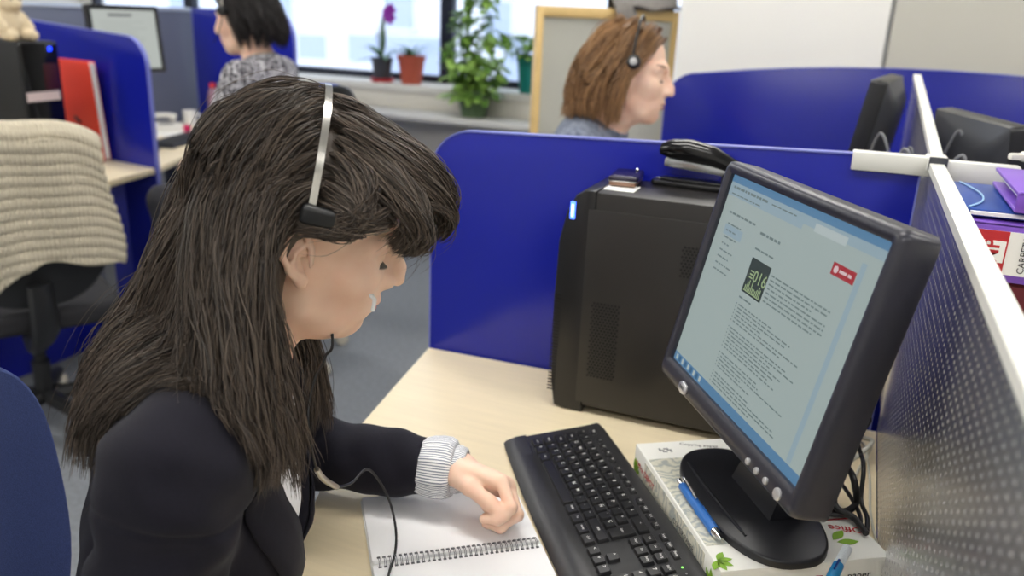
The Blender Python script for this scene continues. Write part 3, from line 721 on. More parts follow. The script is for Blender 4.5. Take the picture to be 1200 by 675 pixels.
# ------------------------------------------------------------------ people
def m3(yaw, pit, rol):
    return np.array((Matrix.Rotation(yaw, 3, 'Z') @ Matrix.Rotation(pit, 3, 'Y') @ Matrix.Rotation(rol, 3, 'X')))
def head_sdf(P):
    """head in its own frame: x forward, y left, z up, origin between the ear holes"""
    Q = P.copy(); Q[:, 1] = np.abs(Q[:, 1])
    d = ell(P, (-.008, 0, .048), (.098, .074, .090))
    d = smin(d, ell(P, (.044, 0, -.028), (.052, .054, .078)), .03)
    jaw = chain(Q, [(.004, .052, -.020), (.010, .046, -.066), (.043, .028, -.091), (.066, .006, -.100)], [.014, .014, .014, .013], .012)
    d = smin(d, jaw, .03)
    d = smin(d, ell(P, (.040, 0, -.075), (.036, .034, .030)), .03)          # mouth floor
    d = smin(d, ell(Q, (.064, .036, -.020), (.022, .020, .022)), .028)     # cheek
    d = smin(d, chain(Q, [(.092, 0, .030), (.086, .022, .030), (.070, .046, .024)], [.011, .010, .009], .01), .018)   # brow
    d = smax(d, -ell(Q, (.096, .032, .008), (.016, .017, .011)), .016)     # eye socket
    d = smin(d, sph(Q, (.0755, .031, .007), .0135), .005)                  # lidded eye
    d = smin(d, chain(Q, [(.066, .046, .012), (.080, .038, .016), (.0875, .028, .0155), (.086, .019, .011)], [.0025, .003, .003, .0025], .003), .006)
    nose = chain(P, [(.093, 0, .022), (.1045, 0, .004), (.1145, 0, -.016), (.1175, 0, -.030)], [.0075, .0076, .0084, .0092], .006)
    nose = smin(nose, ell(Q, (.1025, .0125, -.033), (.011, .007, .008)), .008)
    nose = smin(nose, cap(P, (.092, 0, .008), (.0985, 0, -.028), .010, .0125), .010)
    d = smin(d, nose, .012)
    d = smax(d, -sph(Q, (.108, .007, -.0415), .0042), .004)                 # nostril
    d = smin(d, ell(P, (.078, 0, -.064), (.021, .030, .026)), .022)        # muzzle
    d = smin(d, ell(P, (.0980, 0, -.0595), (.0085, .019, .0060)), .006)
    d = smin(d, ell(P, (.0958, 0, -.0705), (.0085, .017, .0066)), .006)
    d = smax(d, -ell(P, (.1025, 0, -.0648), (.012, .024, .0016)), .004)    # lip line
    d = smax(d, -ell(P, (.101, 0, -.083), (.010, .018, .006)), .014)
    d = smin(d, ell(P, (.0715, 0, -.096), (.018, .020, .016)), .016)        # chin
    # ears
    E = Q-np.array([-.006, .0735, .0]); c, s = math.cos(.22), math.sin(.22)
    E = np.stack([E[:, 0]*c+E[:, 2]*s*-1*-1, E[:, 1], -E[:, 0]*s+E[:, 2]*c], 1)
    ring = [(.0145*math.cos(a)*(1 if a < 3.3 else .75)-.001, .0065+.0075*max(0, -math.cos(a)), .007+.026*math.sin(a)) for a in np.linspace(-.35, 4.4, 17)]
    ear = chain(E, ring, [.0030]*4+[.0036]*9+[.0036]*4, .002)
    ear = smin(ear, ell(E, (-.004, .003, .003), (.013, .0045, .025)), .004)
    ear = smin(ear, ell(E, (.003, .006, -.024), (.0078, .0042, .0095)), .006)
    ear = smin(ear, chain(E, [(.007, .006, .017), (-.003, .0095, .009), (-.0045, .0105, -.006), (.003, .009, -.015)], [.002, .0026, .0028, .0028], .003), .003)
    ear = smin(ear, ell(E, (.0120, .0065, -.003), (.003, .0040, .006)), .003)
    ear = smax(ear, -ell(E, (.0045, .011, -.003), (.0065, .0105, .0100)), .003)
    return smin(d, ear, .006)
def hand_sdf(P, curl, spread=1., thumb=None):
    """hand frame: x towards the fingertips, y towards the thumb, z = back of the hand; origin at the wrist"""
    d = ell(P, (.045, .002, .0), (.052, .040, .016))
    d = smin(d, cap(P, (-.03, 0, 0), (.012, 0, 0), .023, .021), .02)
    d = smin(d, cap(P, (.012, .014, 0), (.082, .023, .002), .012, .0105), .012)
    d = smin(d, cap(P, (.012, -.014, -.002), (.072, -.031, -.002), .012, .010), .012)
    d = smin(d, cap(P, (.012, 0, .002), (.086, .002, .003), .012, .0105), .012)
    d = smin(d, ell(P, (.032, .024, -.010), (.026, .016, .016)), .014)
    out = d
    fl = [((.084, .024, .002), (.040, .024, .021), .0092, .07), ((.088, .004, .003), (.044, .028, .022), .0094, .0), ((.083, -.015, .001), (.041, .026, .021), .0088, -.06), ((.074, -.031, -.002), (.032, .019, .019), .0078, -.14)]
    for (b, L, r, sp), cu in zip(fl, curl):
        p = np.array(b, float); ang = 0.; pts = [p]
        for l, c in zip(L, cu):
            ang += c; p = p+l*np.array([math.cos(ang)*math.cos(sp*spread), math.cos(ang)*math.sin(sp*spread), -math.sin(ang)]); pts.append(p)
        f = chain(P, pts, [r, r*.93, r*.86, r*.74], .003)
        for j in (1, 2): f = smin(f, sph(P, pts[j], r*.97), .004)
        out = smin(out, f, .0035)
    th = thumb or [(.018, .026, -.010), (.048, .044, -.020), (.080, .040, -.030), (.104, .030, -.036)]
    f = chain(P, th, [.015, .0115, .0105, .0078], .006); out = smin(out, f, .006)
    return out
FIST = [(.80, 1.30, .75), (.88, 1.32, .8), (.98, 1.42, .9), (1.1, 1.5, .9)]
RELAX = [(.35, .5, .3), (.4, .6, .35), (.45, .65, .35), (.5, .65, .35)]
class Body: pass
def make_body(hp, hyaw, hpit, hrol, c7, heading, pelvis, shR, elR, wrR, shL, elL, wrL, handR, handL, curlR=RELAX, curlL=RELAX, thumbL=None, s=1., legs=True):
    b = Body(); b.ho = np.asarray(hp, float); b.HM = m3(hyaw, hpit, hrol); b.s = s
    b.F = np.array([math.cos(heading), math.sin(heading), 0]); b.R = np.array([math.sin(heading), -math.cos(heading), 0])
    A = lambda q: np.asarray(q, float)
    b.c7, b.pelvis, b.shR, b.elR, b.wrR, b.shL, b.elL, b.wrL = map(A, (c7, pelvis, shR, elR, wrR, shL, elL, wrL))
    b.up = nrm(b.c7-b.pelvis); b.fw = nrm(np.cross(b.up, b.R)); b.ax = np.array([b.fw, -b.R, b.up])
    if b.fw@b.F < 0: b.fw = -b.fw; b.ax = np.array([b.fw, -b.R, b.up])
    b.H2L = lambda P: (P-b.ho)@b.HM/s
    b.L2H = lambda p: b.ho+b.HM@(np.asarray(p, float)*s)
    sp = lambda t, f=0, l=0: b.pelvis+(b.c7-b.pelvis)*t+b.fw*f-b.R*l
    b.sp = sp
    L = np.linalg.norm(b.c7-b.pelvis)
    def torso(P, g=0.):
        d = ell(P, sp(.66, .015), (.100+g, .138+g, .20+g), b.ax)
        d = smin(d, ell(P, sp(.35, .01), (.092+g, .122+g, .17+g), b.ax), .06)
        d = smin(d, ell(P, sp(.04, .0), (.112+g, .165+g, .13+g), b.ax), .07)
        ctr = sp(.93, .01)
        d = smin(d, chain(P, [b.shR, ctr, b.shL], [.046+g, .058+g, .046+g], .05), .06)
        for q in (-1, 1): d = smin(d, sph(P, sp(.60, .060, .060*q), .054+g), .05)
        return d
    def arm(P, which, g=0., wr=None):
        a, e, w = (b.shR, b.elR, b.wrR) if which == 'R' else (b.shL, b.elL, b.wrL)
        w = w if wr is None else e+(w-e)*wr
        d = smin(cap(P, a, e, .050+g, .040+g), cap(P, e, w, .039+g, .026+g if wr is None else .031+g), .015)
        return d
    b.torso, b.arm = torso, arm
    b.knR = b.pelvis+b.F*.43+b.R*.10+np.array([0, 0, -.02]); b.knL = b.pelvis+b.F*.43-b.R*.10+np.array([0, 0, -.02])
    b.hipR = b.pelvis+b.R*.09+np.array([0, 0, -.03]); b.hipL = b.pelvis-b.R*.09+np.array([0, 0, -.03])
    fz = .05
    b.anR = np.array([*(b.knR-b.F*.03)[:2], fz+.03]); b.anL = np.array([*(b.knL-b.F*.03)[:2], fz+.03])
    def leg(P, g=0.):
        d = None
        for h_, k_, a_ in ((b.hipR, b.knR, b.anR), (b.hipL, b.knL, b.anL)):
            e = smin(cap(P, h_, k_, .082+g, .058+g), cap(P, k_, a_, .055+g, .038+g), .02)
            d = e if d is None else smin(d, e, .03)
        return d
    b.leg = leg
    def neck(P, g=0.):
        return chain(P, [b.L2H((-.022, 0, -.035)), b.L2H((-.026, 0, -.10)), b.c7+b.fw*.025-b.up*.02], [.052*s+g, .050*s+g, .062+g], .02)
    b.neck = neck
    def hands(P):
        out = None
        for w_, (a, r, n), cu, th in ((b.wrR, handR, curlR, None), (b.wrL, handL, curlL, thumbL)):
            M_ = np.array([a, r, n]); f = bounded(P, w_, .17, lambda q, M_=M_, w_=w_, cu=cu, th=th: hand_sdf((q-w_)@M_.T/.95, cu, thumb=th)*.95)
            out = f if out is None else np.minimum(out, f)
        return out
    b.hands = hands
    def skin(P):
        hd = bounded(P, b.L2H((0, 0, .0)), .18*s, lambda q: head_sdf(b.H2L(q))*s)
        d = smin(hd, neck(P), .03)
        d = smin(d, torso(P), .04)
        ar = smin(arm(P, 'R'), arm(P, 'L'), .002)
        ar = smin(ar, hands(P), .012)
        d = smin(d, ar, .02)
        return smin(d, leg(P), .04)
    b.skin = skin
    return b
def bbox(b, pad=.16):
    Q = np.array([b.ho+[0, 0, .1], b.ho, b.c7, b.pelvis, b.shR, b.shL, b.elR, b.elL, b.wrR, b.wrL, b.knR, b.knL, b.anR, b.anL]); return Q.min(0)-pad, Q.max(0)+pad
def handframe(a, r):
    a = nrm(a); r = nrm(r-a*np.dot(r, a)); n = np.cross(a, r); return a, r, n   # right-handed only for one hand; flipped below
def skin_mat(name, rgb, red):
    m = mat(name, rgb, .48, spec=.35, vary_rgb=red, vscale=22, bump=.06, bscale=700)
    bs = m.node_tree.nodes['Principled BSDF']; bs.inputs['Subsurface Weight'].default_value = .18; bs.inputs['Subsurface Radius'].default_value = (.012, .005, .003); bs.inputs['Subsurface Scale'].default_value = .35
    return m

# ------------------------------------------------------------------ hair strands
def strands_mesh(m, curves, r, n=3):
    """curves: (count, points, 3) -> thin tapered tubes, appended to numpy lists"""
    C, K, _ = curves.shape
    t = np.gradient(curves, axis=1); t /= np.linalg.norm(t, axis=-1, keepdims=True)+1e-9
    ref = np.where(np.abs(t[..., 2:3]) > .9, np.array([1., 0, 0]), np.array([0, 0, 1.]))
    a = np.cross(t, ref); a /= np.linalg.norm(a, axis=-1, keepdims=True)+1e-9; b_ = np.cross(t, a)
    prof = np.ones(K); prof[-4:] = [.9, .75, .5, .15]; prof[0] = .7
    rr = (np.asarray(r).reshape(-1, 1) if np.ndim(r) else np.full((C, 1), r))*prof[None]
    vs = []
    for k in range(n):
        q = 2*PI*k/n; vs.append(curves+(a*math.cos(q)+b_*math.sin(q))*rr[..., None])
    V = np.stack(vs, 2).reshape(-1, 3)                     # (C,K,n)
    base = (np.arange(C)[:, None, None]*K+np.arange(K-1)[None, :, None])*n
    kk = np.arange(n)[None, None]; k2 = (kk+1) % n
    q = np.stack([base+kk, base+k2, base+n+k2, base+n+kk], -1).reshape(-1, 4)
    m.append((V, q))
def np_mesh(name, parts, mats, parent=None):
    V = np.concatenate([p[0] for p in parts]); off = 0; F = []
    for p in parts: F.append(p[1]+off); off += len(p[0])
    F = np.concatenate(F)
    me = bpy.data.meshes.new(name); me.vertices.add(len(V)); me.vertices.foreach_set('co', V.astype(np.float32).ravel())
    me.loops.add(len(F)*4); me.loops.foreach_set('vertex_index', F.astype(np.int32).ravel())
    me.polygons.add(len(F)); me.polygons.foreach_set('loop_start', np.arange(0, len(F)*4, 4, dtype=np.int32)); me.polygons.foreach_set('use_smooth', np.ones(len(F), bool))
    for m in mats: me.materials.append(m)
    me.update(calc_edges=True)
    o = bpy.data.objects.new(name, me); COL.objects.link(o)
    if parent is not None: o.parent = parent
    return o
def bez(P0, P1, P2, P3, K):
    t = np.linspace(0, 1, K)[None, :, None]; P0, P1, P2, P3 = [p[:, None, :] for p in (P0, P1, P2, P3)]
    return (1-t)**3*P0+3*(1-t)**2*t*P1+3*(1-t)*t*t*P2+t**3*P3
def push_out(C, fn, margin, it=3):
    C = C.copy(); sh = C.shape; h = .002
    mg = np.broadcast_to(margin, sh[:2]).reshape(-1)
    for _ in range(it):
        P = C.reshape(-1, 3); d = fn(P); bad = d < mg
        if not bad.any(): break
        Q = P[bad]; g = np.stack([fn(Q+np.eye(3)[i]*h)-fn(Q-np.eye(3)[i]*h) for i in range(3)], -1); g /= np.linalg.norm(g, axis=-1, keepdims=True)+1e-9
        P = P.copy(); P[bad] = Q+g*(mg[bad]-d[bad])[:, None]; C = P.reshape(sh)
    C[:, 1:-1] = (C[:, :-2]+2*C[:, 1:-1]+C[:, 2:])/4
    return C
def clumped(G, per, rad, wave=.003, wl=2.5, tight=.5, rng=RNG):
    """children around guide curves G: offset ball at the root tightening to the tip, with a gentle wave"""
    n, K, _ = G.shape; out = []
    t = np.linspace(0, 1, K)
    for _ in range(per):
        off = rng.normal(size=(n, 3)); off /= np.linalg.norm(off, axis=1, keepdims=True); off *= (rng.random((n, 1))**.5)*rad
        off2 = off+rng.normal(size=(n, 3))*rad*.5
        w = (1-(1-tight)*t)[None, :, None]
        c = G+(off[:, None]*(1-t)[None, :, None]+off2[:, None]*t[None, :, None])*w*np.minimum(1, t*6+.35)[None, :, None]
        ph = rng.random((n, 1))*6.28; amp = rng.random((n, 1))*wave
        dr = rng.normal(size=(n, 1, 3)); dr /= np.linalg.norm(dr, axis=-1, keepdims=True)
        c = c+dr*(amp*np.sin(ph+t[None]*6.28*wl)*t[None])[..., None]
        out.append(c)
    return np.concatenate(out)
def scalp(n, cond, rng=RNG, c=(-.008, 0, .048), r=(.100, .076, .092)):
    out = []
    while len(out) < n:
        v = rng.normal(size=(n*4, 3)); v /= np.linalg.norm(v, axis=1, keepdims=True); p = np.array(c)+v*np.array(r)
        zl = np.interp(p[:, 0], [-.12, -.06, -.02, .0, .03, .06, .075, .09], [-.055, -.05, -.03, .040, .040, .060, .085, .10])
        ok = (p[:, 2] > zl) & cond(p); out += list(p[ok])
    return np.array(out[:n])
# ------------------------------------------------------------------ the woman at the desk
wr = atz(534, 550, .794); el = atz(350, 528, .795); tip = atz(612, 578, .790)
hx = nrm(tip-wr); 
hr = nrm(np.array([.05, -.74, .67])); hr = nrm(hr-hx*(hr@hx)); hn = nrm(np.cross(hr, hx)); hn = hn if hn[2] > 0 else -hn
c7 = np.array([-.640, .655, 1.012]); hd = math.radians(29); Fw = np.array([math.cos(hd), math.sin(hd), 0]); Rw = np.array([math.sin(hd), -math.cos(hd), 0])
shR = c7+Rw*.165+Fw*.015+np.array([0, 0, -.035]); shL = c7-Rw*.165+Fw*.02+np.array([0, 0, -.04])
pel = c7-Fw*.085+np.array([0, 0, -.49])
elR = shR+np.array([-.03, -.05, -.27]); wrR = elR+Fw*.15-Rw*.12+np.array([0, 0, -.09])
rx = nrm(wrR-elR); rr_ = nrm(-Rw-rx*(rx@-Rw))
W1 = make_body((-.549, .7305, 1.1635), .6785, .2875, .155, c7, hd, pel, shR, elR, wrR, shL, el, wr,
               (rx, rr_, nrm(np.cross(rx, rr_))*np.array([1, 1, 1])), (hx, hr, hn), curlL=FIST,
               thumbL=[(.012, .022, -.012), (.047, .038, -.021), (.081, .033, -.031), (.109, .026, -.040)])
sk1 = skin_mat('skin_fair', (242, 208, 186), (236, 192, 168))
lo_, hi_ = bbox(W1)
w1 = sdf_mesh('person', W1.skin, lo_, hi_, .0024, sk1)
tag(w1, 'dark-haired person in a navy blazer and telephone headset leaning over the notebook', 'person')
# blazer
def jacket(P, g=.016, open_=True):
    d = W1.torso(P, g)
    aL = W1.arm(P, 'L', .013, .80); aR = W1.arm(P, 'R', .018, .92)
    # soft cloth folds on the sleeves
    for e, w, wh in ((W1.elL, W1.wrL, 'L'), (W1.elR, W1.wrR, 'R')):
        ax_ = nrm(w-e); s_ = (P-e)@ax_; q = P@np.array([.3, .5, .8])
        f = .0030*np.sin(s_*62+q*45)*np.sin(q*33+s_*20)+.0020*np.sin(s_*95-q*75+1)
        if wh == 'L': aL = aL+f
        else: aR = aR+f
    u = (P-W1.shR)@nrm(W1.elR-W1.shR); q = P@np.array([.7, -.3, .2])
    aR = aR+.0045*np.sin(u*40+q*55)*np.sin(q*38-u*12+.6)*np.clip(u*8+.3, 0, 1)
    d = d+.0028*np.sin(P@np.array([38, -20, 30]))*np.sin(P@np.array([-22, 34, 41])+1)
    # cut the left sleeve square at the cuff
    ax_ = nrm(W1.wrL-W1.elL); end = np.linalg.norm(W1.wrL-W1.elL)*.80
    aL = np.maximum(aL, (P-W1.elL)@ax_-end)
    d = smin(d, aL, .02); d = smin(d, aR, .02)
    near = np.exp(-(np.linalg.norm(P-W1.shR-[0, 0, -.03], axis=-1)/.13)**2); d = d+.0028*np.exp(-((u-.035)/.0035)**2)*(near > .3)+.006*near*np.sin(P@np.array([30, 42, 62]))*np.sin(P@np.array([-34, 30, 18])+.8)
    # neckline: open round the neck, a V down the front
    d = smax(d, -W1.neck(P, .012), .008)
    if open_:
        Q = (P-W1.sp(.0))@W1.ax.T; v = Q[:, 1]; up_ = Q[:, 2]; L = np.linalg.norm(W1.c7-W1.pelvis)
        half = np.clip((up_-.14)*.30, .004, .09)
        cut = np.maximum(np.maximum(np.abs(v+.002)-half, -Q[:, 0]+.06), Q[:, 0]-.20)
        cut = np.maximum(cut, .012-smin(aL, aR, .01))
        d = np.maximum(d, -cut)
    hem = W1.pelvis-W1.up*.10
    return np.maximum(d, -((P-hem)@W1.up))
navy = mat('navy_cloth', (24, 23, 33), .85, spec=.2, vary=.12, vscale=300, bump=.25, bscale=1800, sheen=.05)
jk = sdf_mesh('blazer', jacket, lo_, hi_, .0032, navy, w1)
def shirt(P):
    d = smin(W1.torso(P, .006), W1.neck(P, .004), .03)
    top = b_top
    d = np.maximum(d, (P-top)@nrm(W1.up+W1.fw*.55)); hem = W1.pelvis-W1.up*.08
    return np.maximum(d, -((P-hem)@W1.up))
b_top = W1.c7+W1.fw*.03+W1.up*.012
sdf_mesh('shirt', shirt, lo_, hi_, .0045, mat('white_shirt', (240, 240, 244), .8, bump=.1, bscale=600), w1)
def trousers(P):
    d = smin(W1.leg(P, .010), ell(P, W1.sp(.0), (.118, .172, .13), W1.ax), .05)
    return np.maximum(d, (P-W1.sp(.14))@W1.up)
sdf_mesh('trousers', trousers, lo_, hi_, .007, mat('dark_trousers', (40, 40, 46), .85), w1)
for a_ in (W1.anR, W1.anL):
    sdf_mesh('shoe', lambda P, a_=a_: np.maximum(chain(P, [a_+[0, 0, -.02], a_+W1.F*.07+[0, 0, -.045], a_+W1.F*.15+[0, 0, -.05]], [.042, .036, .03], .03), -(P[:, 2]-.003)), a_-.25, a_+.25, .006, BLACK, w1)
# lapels: flat pieces that follow the blazer front
def lapel(side):
    m = MB(); vs, fs = [], []; K = 22
    for i in range(K):
        t = i/(K-1); up_ = .46-.30*t; half = min(.09, max(.004, (up_-.14)*.30))
        wd = .055*math.sin(PI*min(1, .12+t*.95))**.8+.004
        for k in range(5):
            v = side*(half-.002+wd*k/4)
            x0 = W1.pelvis+W1.up*up_-W1.R*v*-1*-1
            P = np.array([x0+W1.fw*f for f in np.linspace(.02, .24, 90)]); d = jacket(P, open_=False); j = np.argmax(d > 0) if (d > 0).any() and (d < 0).any() else 60
            j = int(np.argmax(d > 0))-1 if (d[0] < 0 and (d > 0).any()) else 50
            vs.append(tuple(P[min(j+1, 89)]+W1.fw*(.0035+.003*math.sin(PI*k/4))))
    for i in range(K-1):
        for k in range(4): a = i*5+k; fs.append((a, a+1, a+6, a+5))
    o = m.add(vs, fs).build('lapel', navy, jk, smooth=60)
    sm = o.modifiers.new('s', 'SOLIDIFY'); sm.thickness = .003; sm.offset = 1
    return o
lapel(1); lapel(-1)
# striped cuff flaring out of the left sleeve, then the tighter wrist band
stripe = bpy.data.materials.new('striped_cotton'); stripe.use_nodes = True; nt = stripe.node_tree; bs = nt.nodes['Principled BSDF']; bs.inputs['Roughness'].default_value = .85
uvn = nt.nodes.new('ShaderNodeUVMap'); wv = nt.nodes.new('ShaderNodeTexWave'); wv.inputs['Scale'].default_value = 22; wv.bands_direction = 'X'
cr = nt.nodes.new('ShaderNodeValToRGB'); cr.color_ramp.elements[0].position = .25; cr.color_ramp.elements[0].color = lin((120, 126, 142)); cr.color_ramp.elements[1].position = .5; cr.color_ramp.elements[1].color = lin((236, 236, 238))
nt.links.new(uvn.outputs[0], wv.inputs['Vector']); nt.links.new(wv.outputs['Fac'], cr.inputs['Fac']); nt.links.new(cr.outputs['Color'], bs.inputs['Base Color'])
ax_ = nrm(W1.wrL-W1.elL); LA = np.linalg.norm(W1.wrL-W1.elL); s1 = nrm(np.cross(ax_, (0, 0, 1))); s2 = np.cross(s1, ax_)
def cuff(prof, name, ruff):
    N = 96; vs, fs, uv = [], [], []
    for i, (t, r) in enumerate(prof):
        for k in range(N+1):
            a = 2*PI*k/N; rr = r*(1+ruff*math.sin(a*9+i*.35)+ruff*.6*math.sin(a*17+i*.2))
            c_ = W1.elL+ax_*(LA*t)
            p = c_+s1*math.cos(a)*rr*1.04+s2*math.sin(a)*rr*.92
            p[2] = max(p[2], DZ+.0095); vs.append(tuple(p)); uv.append((k/N, t))
    for i in range(len(prof)-1):
        for k in range(N): a = i*(N+1)+k; fs.append((a, a+1, a+N+2, a+N+1))
    o = MB().add(vs, fs).build(name, stripe, w1, smooth=80)
    lay = o.data.uv_layers.new(name='UVMap')
    for lp in o.data.loops: lay.data[lp.index].uv = uv[lp.vertex_index]
    sm = o.modifiers.new('s', 'SOLIDIFY'); sm.thickness = .0014
    return o
cuff([(.76, .036), (.80, .0395), (.84, .0425), (.90, .0445), (.955, .0440), (.985, .040), (.99, .034)], 'ruffled_cuff', .025)
cuff([(.955, .031), (.985, .0335), (1.02, .0335), (1.055, .0305), (1.06, .027)], 'wrist_band', .018)
# buttons
bm_ = mat('dark_button', (20, 20, 24), .3)
for up_ in (.155, .235):
    x0 = W1.pelvis+W1.up*up_+W1.R*.016
    P = np.array([x0+W1.fw*f for f in np.linspace(.02, .26, 120)]); d = jacket(P, open_=False); j = max(int(np.argmax(d > 0))-1, 0)
    MB().lathe([(.009, 0), (.0095, .002), (.008, .0035), (.006, .003)], 20, T=basis(P[j], -W1.R, W1.up, W1.fw)).build('button', bm_, jk)
# brows, lashes
hairdark = mat('hair_dark', (86, 74, 64), .42, spec=.55, rand=.3, vary_rgb=(38, 32, 28))
def brow_lash(b, parent, m):
    for sg in (1, -1):
        C = []
        for k in range(70):
            t = RNG.random(); x = .094-.026*t*t; y = (.016+.036*t)*sg; z = .030+.005*math.sin(PI*t*.8)+RNG.normal()*.0016
            d = np.array([.001-.004*t, .006*sg, .0015+RNG.normal()*.001]); p0 = np.array([x+.004, y, z]); C.append([p0, p0+d*.5, p0+d])
        for k in range(46):
            t = k/45; y = (.019+.026*t)*sg; x = .0895-.012*abs(t-.35)**1.5*3; z = .0005-.003*math.sin(PI*t)
            d = np.array([.007, .003*sg*(t+.2), -.0045]); p0 = np.array([x-.0005, y, z]); C.append([p0, p0+d*.5+[0, 0, -.0008], p0+d])
        C = np.array(C); P = np.array([[b.L2H(p) for p in c] for c in C]); P2 = np.stack([P[:, 0], (P[:, 0]+P[:, 1])/2, P[:, 1], (P[:, 1]+P[:, 2])/2, P[:, 2]], 1)
        pr_ = []; strands_mesh(pr_, P2, .00045); np_mesh('brow_and_lashes', pr_, [m], parent)
brow_lash(W1, w1, hairdark)
def lips(b, parent, m, h=.0016):
    def f(P):
        L = b.H2L(P)
        d = np.minimum(ell(L, (.0982, 0, -.0598), (.0086, .0185, .0050)), ell(L, (.0960, 0, -.0703), (.0086, .0165, .0056)))
        d = np.maximum(d, -ell(L, (.1025, 0, -.0648), (.012, .024, .0013)))
        return d*b.s
    c = b.L2H((.095, 0, -.065)); o = sdf_mesh('lips', f, c-.03, c+.03, h, m, parent); return o
lips(W1, w1, mat('lip_rose', (196, 122, 108), .4))

# ------------------------------------------------------------------ her hair
def coll1(P):
    hd_ = bounded(P, W1.L2H((0, 0, .0)), .16, lambda q: np.minimum(ell(W1.H2L(q), (-.008, 0, .048), (.098, .074, .090)), ell(W1.H2L(q), (.03, 0, -.03), (.06, .062, .08))))
    ear_ = cap(P, W1.L2H((.006, -.055, -.002)), W1.L2H((.012, -.30, -.002)), .035)
    hd_ = np.minimum(hd_, ear_)
    return np.minimum(np.minimum(hd_, W1.neck(P, .0)), np.minimum(W1.torso(P, .017), smin(W1.arm(P, 'R', .018), W1.arm(P, 'L', .014), .01)))
H = lambda p: W1.ho+np.asarray(p)@W1.HM.T
def vec(p): return np.asarray(p)@W1.HM.T
# -- long hair behind the band
endR = np.array([atd(132, 432, .99), atd(130, 464, .95), atd(142, 490, .90), atd(165, 500, .84), atd(215, 492, .80), atd(262, 515, .79), atd(305, 540, .80), atd(345, 546, .84)])
def long_guides(n, lay):
    R = scalp(n, lambda p: (p[:, 0] < -.004) & (p[:, 1] < .02))
    s = np.clip((-R[:, 1]/.076)*.75+.25*(R[:, 0]+.10)/.11, 0, 1); s = np.clip(s+RNG.normal(size=n)*.10, 0, 1)
    E = np.stack([np.interp(s*(len(endR)-1), np.arange(len(endR)), endR[:, i]) for i in range(3)], 1)
    E = E+RNG.normal(size=(n, 3))*[.009, .009, .022]
    P0 = H(R); low = np.clip((.08-R[:, 2])/.16, 0, 1)[:, None]
    comb = np.stack([-.75+0*s, -.25*(R[:, 1] < 0)-.1, -.25-.5*low[:, 0]], 1); nrm_ = (R-[-.008, 0, .048])/np.array([.1, .076, .092])**2; nrm_ /= np.linalg.norm(nrm_, axis=1, keepdims=True)
    comb = comb-nrm_*(comb*nrm_).sum(1, keepdims=True)*.8+nrm_*.15
    comb[s > .7] = comb[s > .7]*[.7, 1, 1.2]
    P1 = P0+vec(comb)*.06; P1[s > .6] += vec(np.array([[-.035, -.012, -.01]]))
    d = np.linalg.norm(E-P0, axis=1, keepdims=True)
    lk = np.clip((s-.45)*2, 0, 1)[:, None]
    P2 = E+(P0-E)*.34*(1-lk)+vec(np.array([[.012, 0, 0]]))*(1-lk)+np.array([0, 0, 1.])*d*(.0+.34*lk)
    P3 = E
    G = bez(P0, P1, P2, P3, 30)
    return push_out(G, coll1, lay[:, None], 3)
n = 520
GR = long_guides(n, .004+.022*RNG.random(n)**1.4)
# -- the far half falls behind the other shoulder
def left_guides(n):
    R = scalp(n, lambda p: (p[:, 0] < -.004) & (p[:, 1] >= .0)); P0 = H(R); s = R[:, 1]/.076
    e0 = atd(150, 440, 1.04); e1 = W1.shL+W1.fw*.10-W1.up*.10
    E = e0[None]*(1-s[:, None])+e1[None]*s[:, None]+RNG.normal(size=(n, 3))*.015
    P1 = P0+vec(np.stack([-.5+0*s, .3+.2*s, -.4+0*s], 1))*.10; P2 = E+[0, 0, .12]
    return push_out(bez(P0, P1, P2, E, 30), coll1, (.004+.016*RNG.random(n))[:, None], 3)
GL = left_guides(150)
# -- the front section: swept forward over the brow, side strands tucked back over the ear
def front_guides(n):
    R = scalp(n, lambda p: (p[:, 0] > -.014) & (p[:, 2] > .03)); P0 = H(R)
    y = R[:, 1]; side = np.clip((-y-.012)/.055, 0, 1)
    t = np.clip(side+RNG.normal(size=n)*.10, 0, 1)
    fr_ = np.stack([.140-.02*RNG.random(n), y*.9-.006, .040+.022*RNG.random(n)], 1)
    sd = np.stack([.040+.05*RNG.random(n), -.086+0*y, .028+.012*RNG.random(n)], 1)
    back = np.stack([-.020+.02*RNG.random(n), -.090+0*y, .028+.02*RNG.random(n)], 1)
    E = np.where((t < .45)[:, None], fr_, np.where((t < .75)[:, None], sd*.6+fr_*.4*[1, 1, .8]+[0, -.012, .004], back))
    E = np.where((y > .01)[:, None], np.stack([.115-.03*RNG.random(n), .02+np.abs(y)*.8, .035+0*y], 1), E)
    P1 = R+np.stack([.045-.01*t, -.01-.03*t, .024*(1-t)+.004], 1)
    P2 = E+np.stack([.030+.035*(t > .75), -.020*(t > .3), .040-.01*t], 1)
    return push_out(bez(P0, H(P1), H(P2), H(E), 24), coll1, (.003+.014*RNG.random(n))[:, None], 3)
GF = front_guides(330)
pr_ = []
def valley(C):
    # hair pressed down where the band crosses it
    L = (C.reshape(-1, 3)-W1.ho)@W1.HM; a = np.arctan2(L[:, 2]-.048, np.abs(L[:, 1])); xb = -.008-.008*np.sin(np.clip(a, 0, 9))
    dx = L[:, 0]-xb; rad = np.hypot(L[:, 1]/.0945, (L[:, 2]-.050)/.112); lim = .985+(dx/.02)**2*.08
    k = np.where((L[:, 2] > .052) & (rad > lim) & (np.abs(dx) < .045), lim/rad, 1)
    L[:, 1] *= k; L[:, 2] = .050+(L[:, 2]-.050)*k
    return (L@W1.HM.T+W1.ho).reshape(C.shape)
rs = lambda C, a=.00040, b=.00035: a+b*RNG.random(len(C))
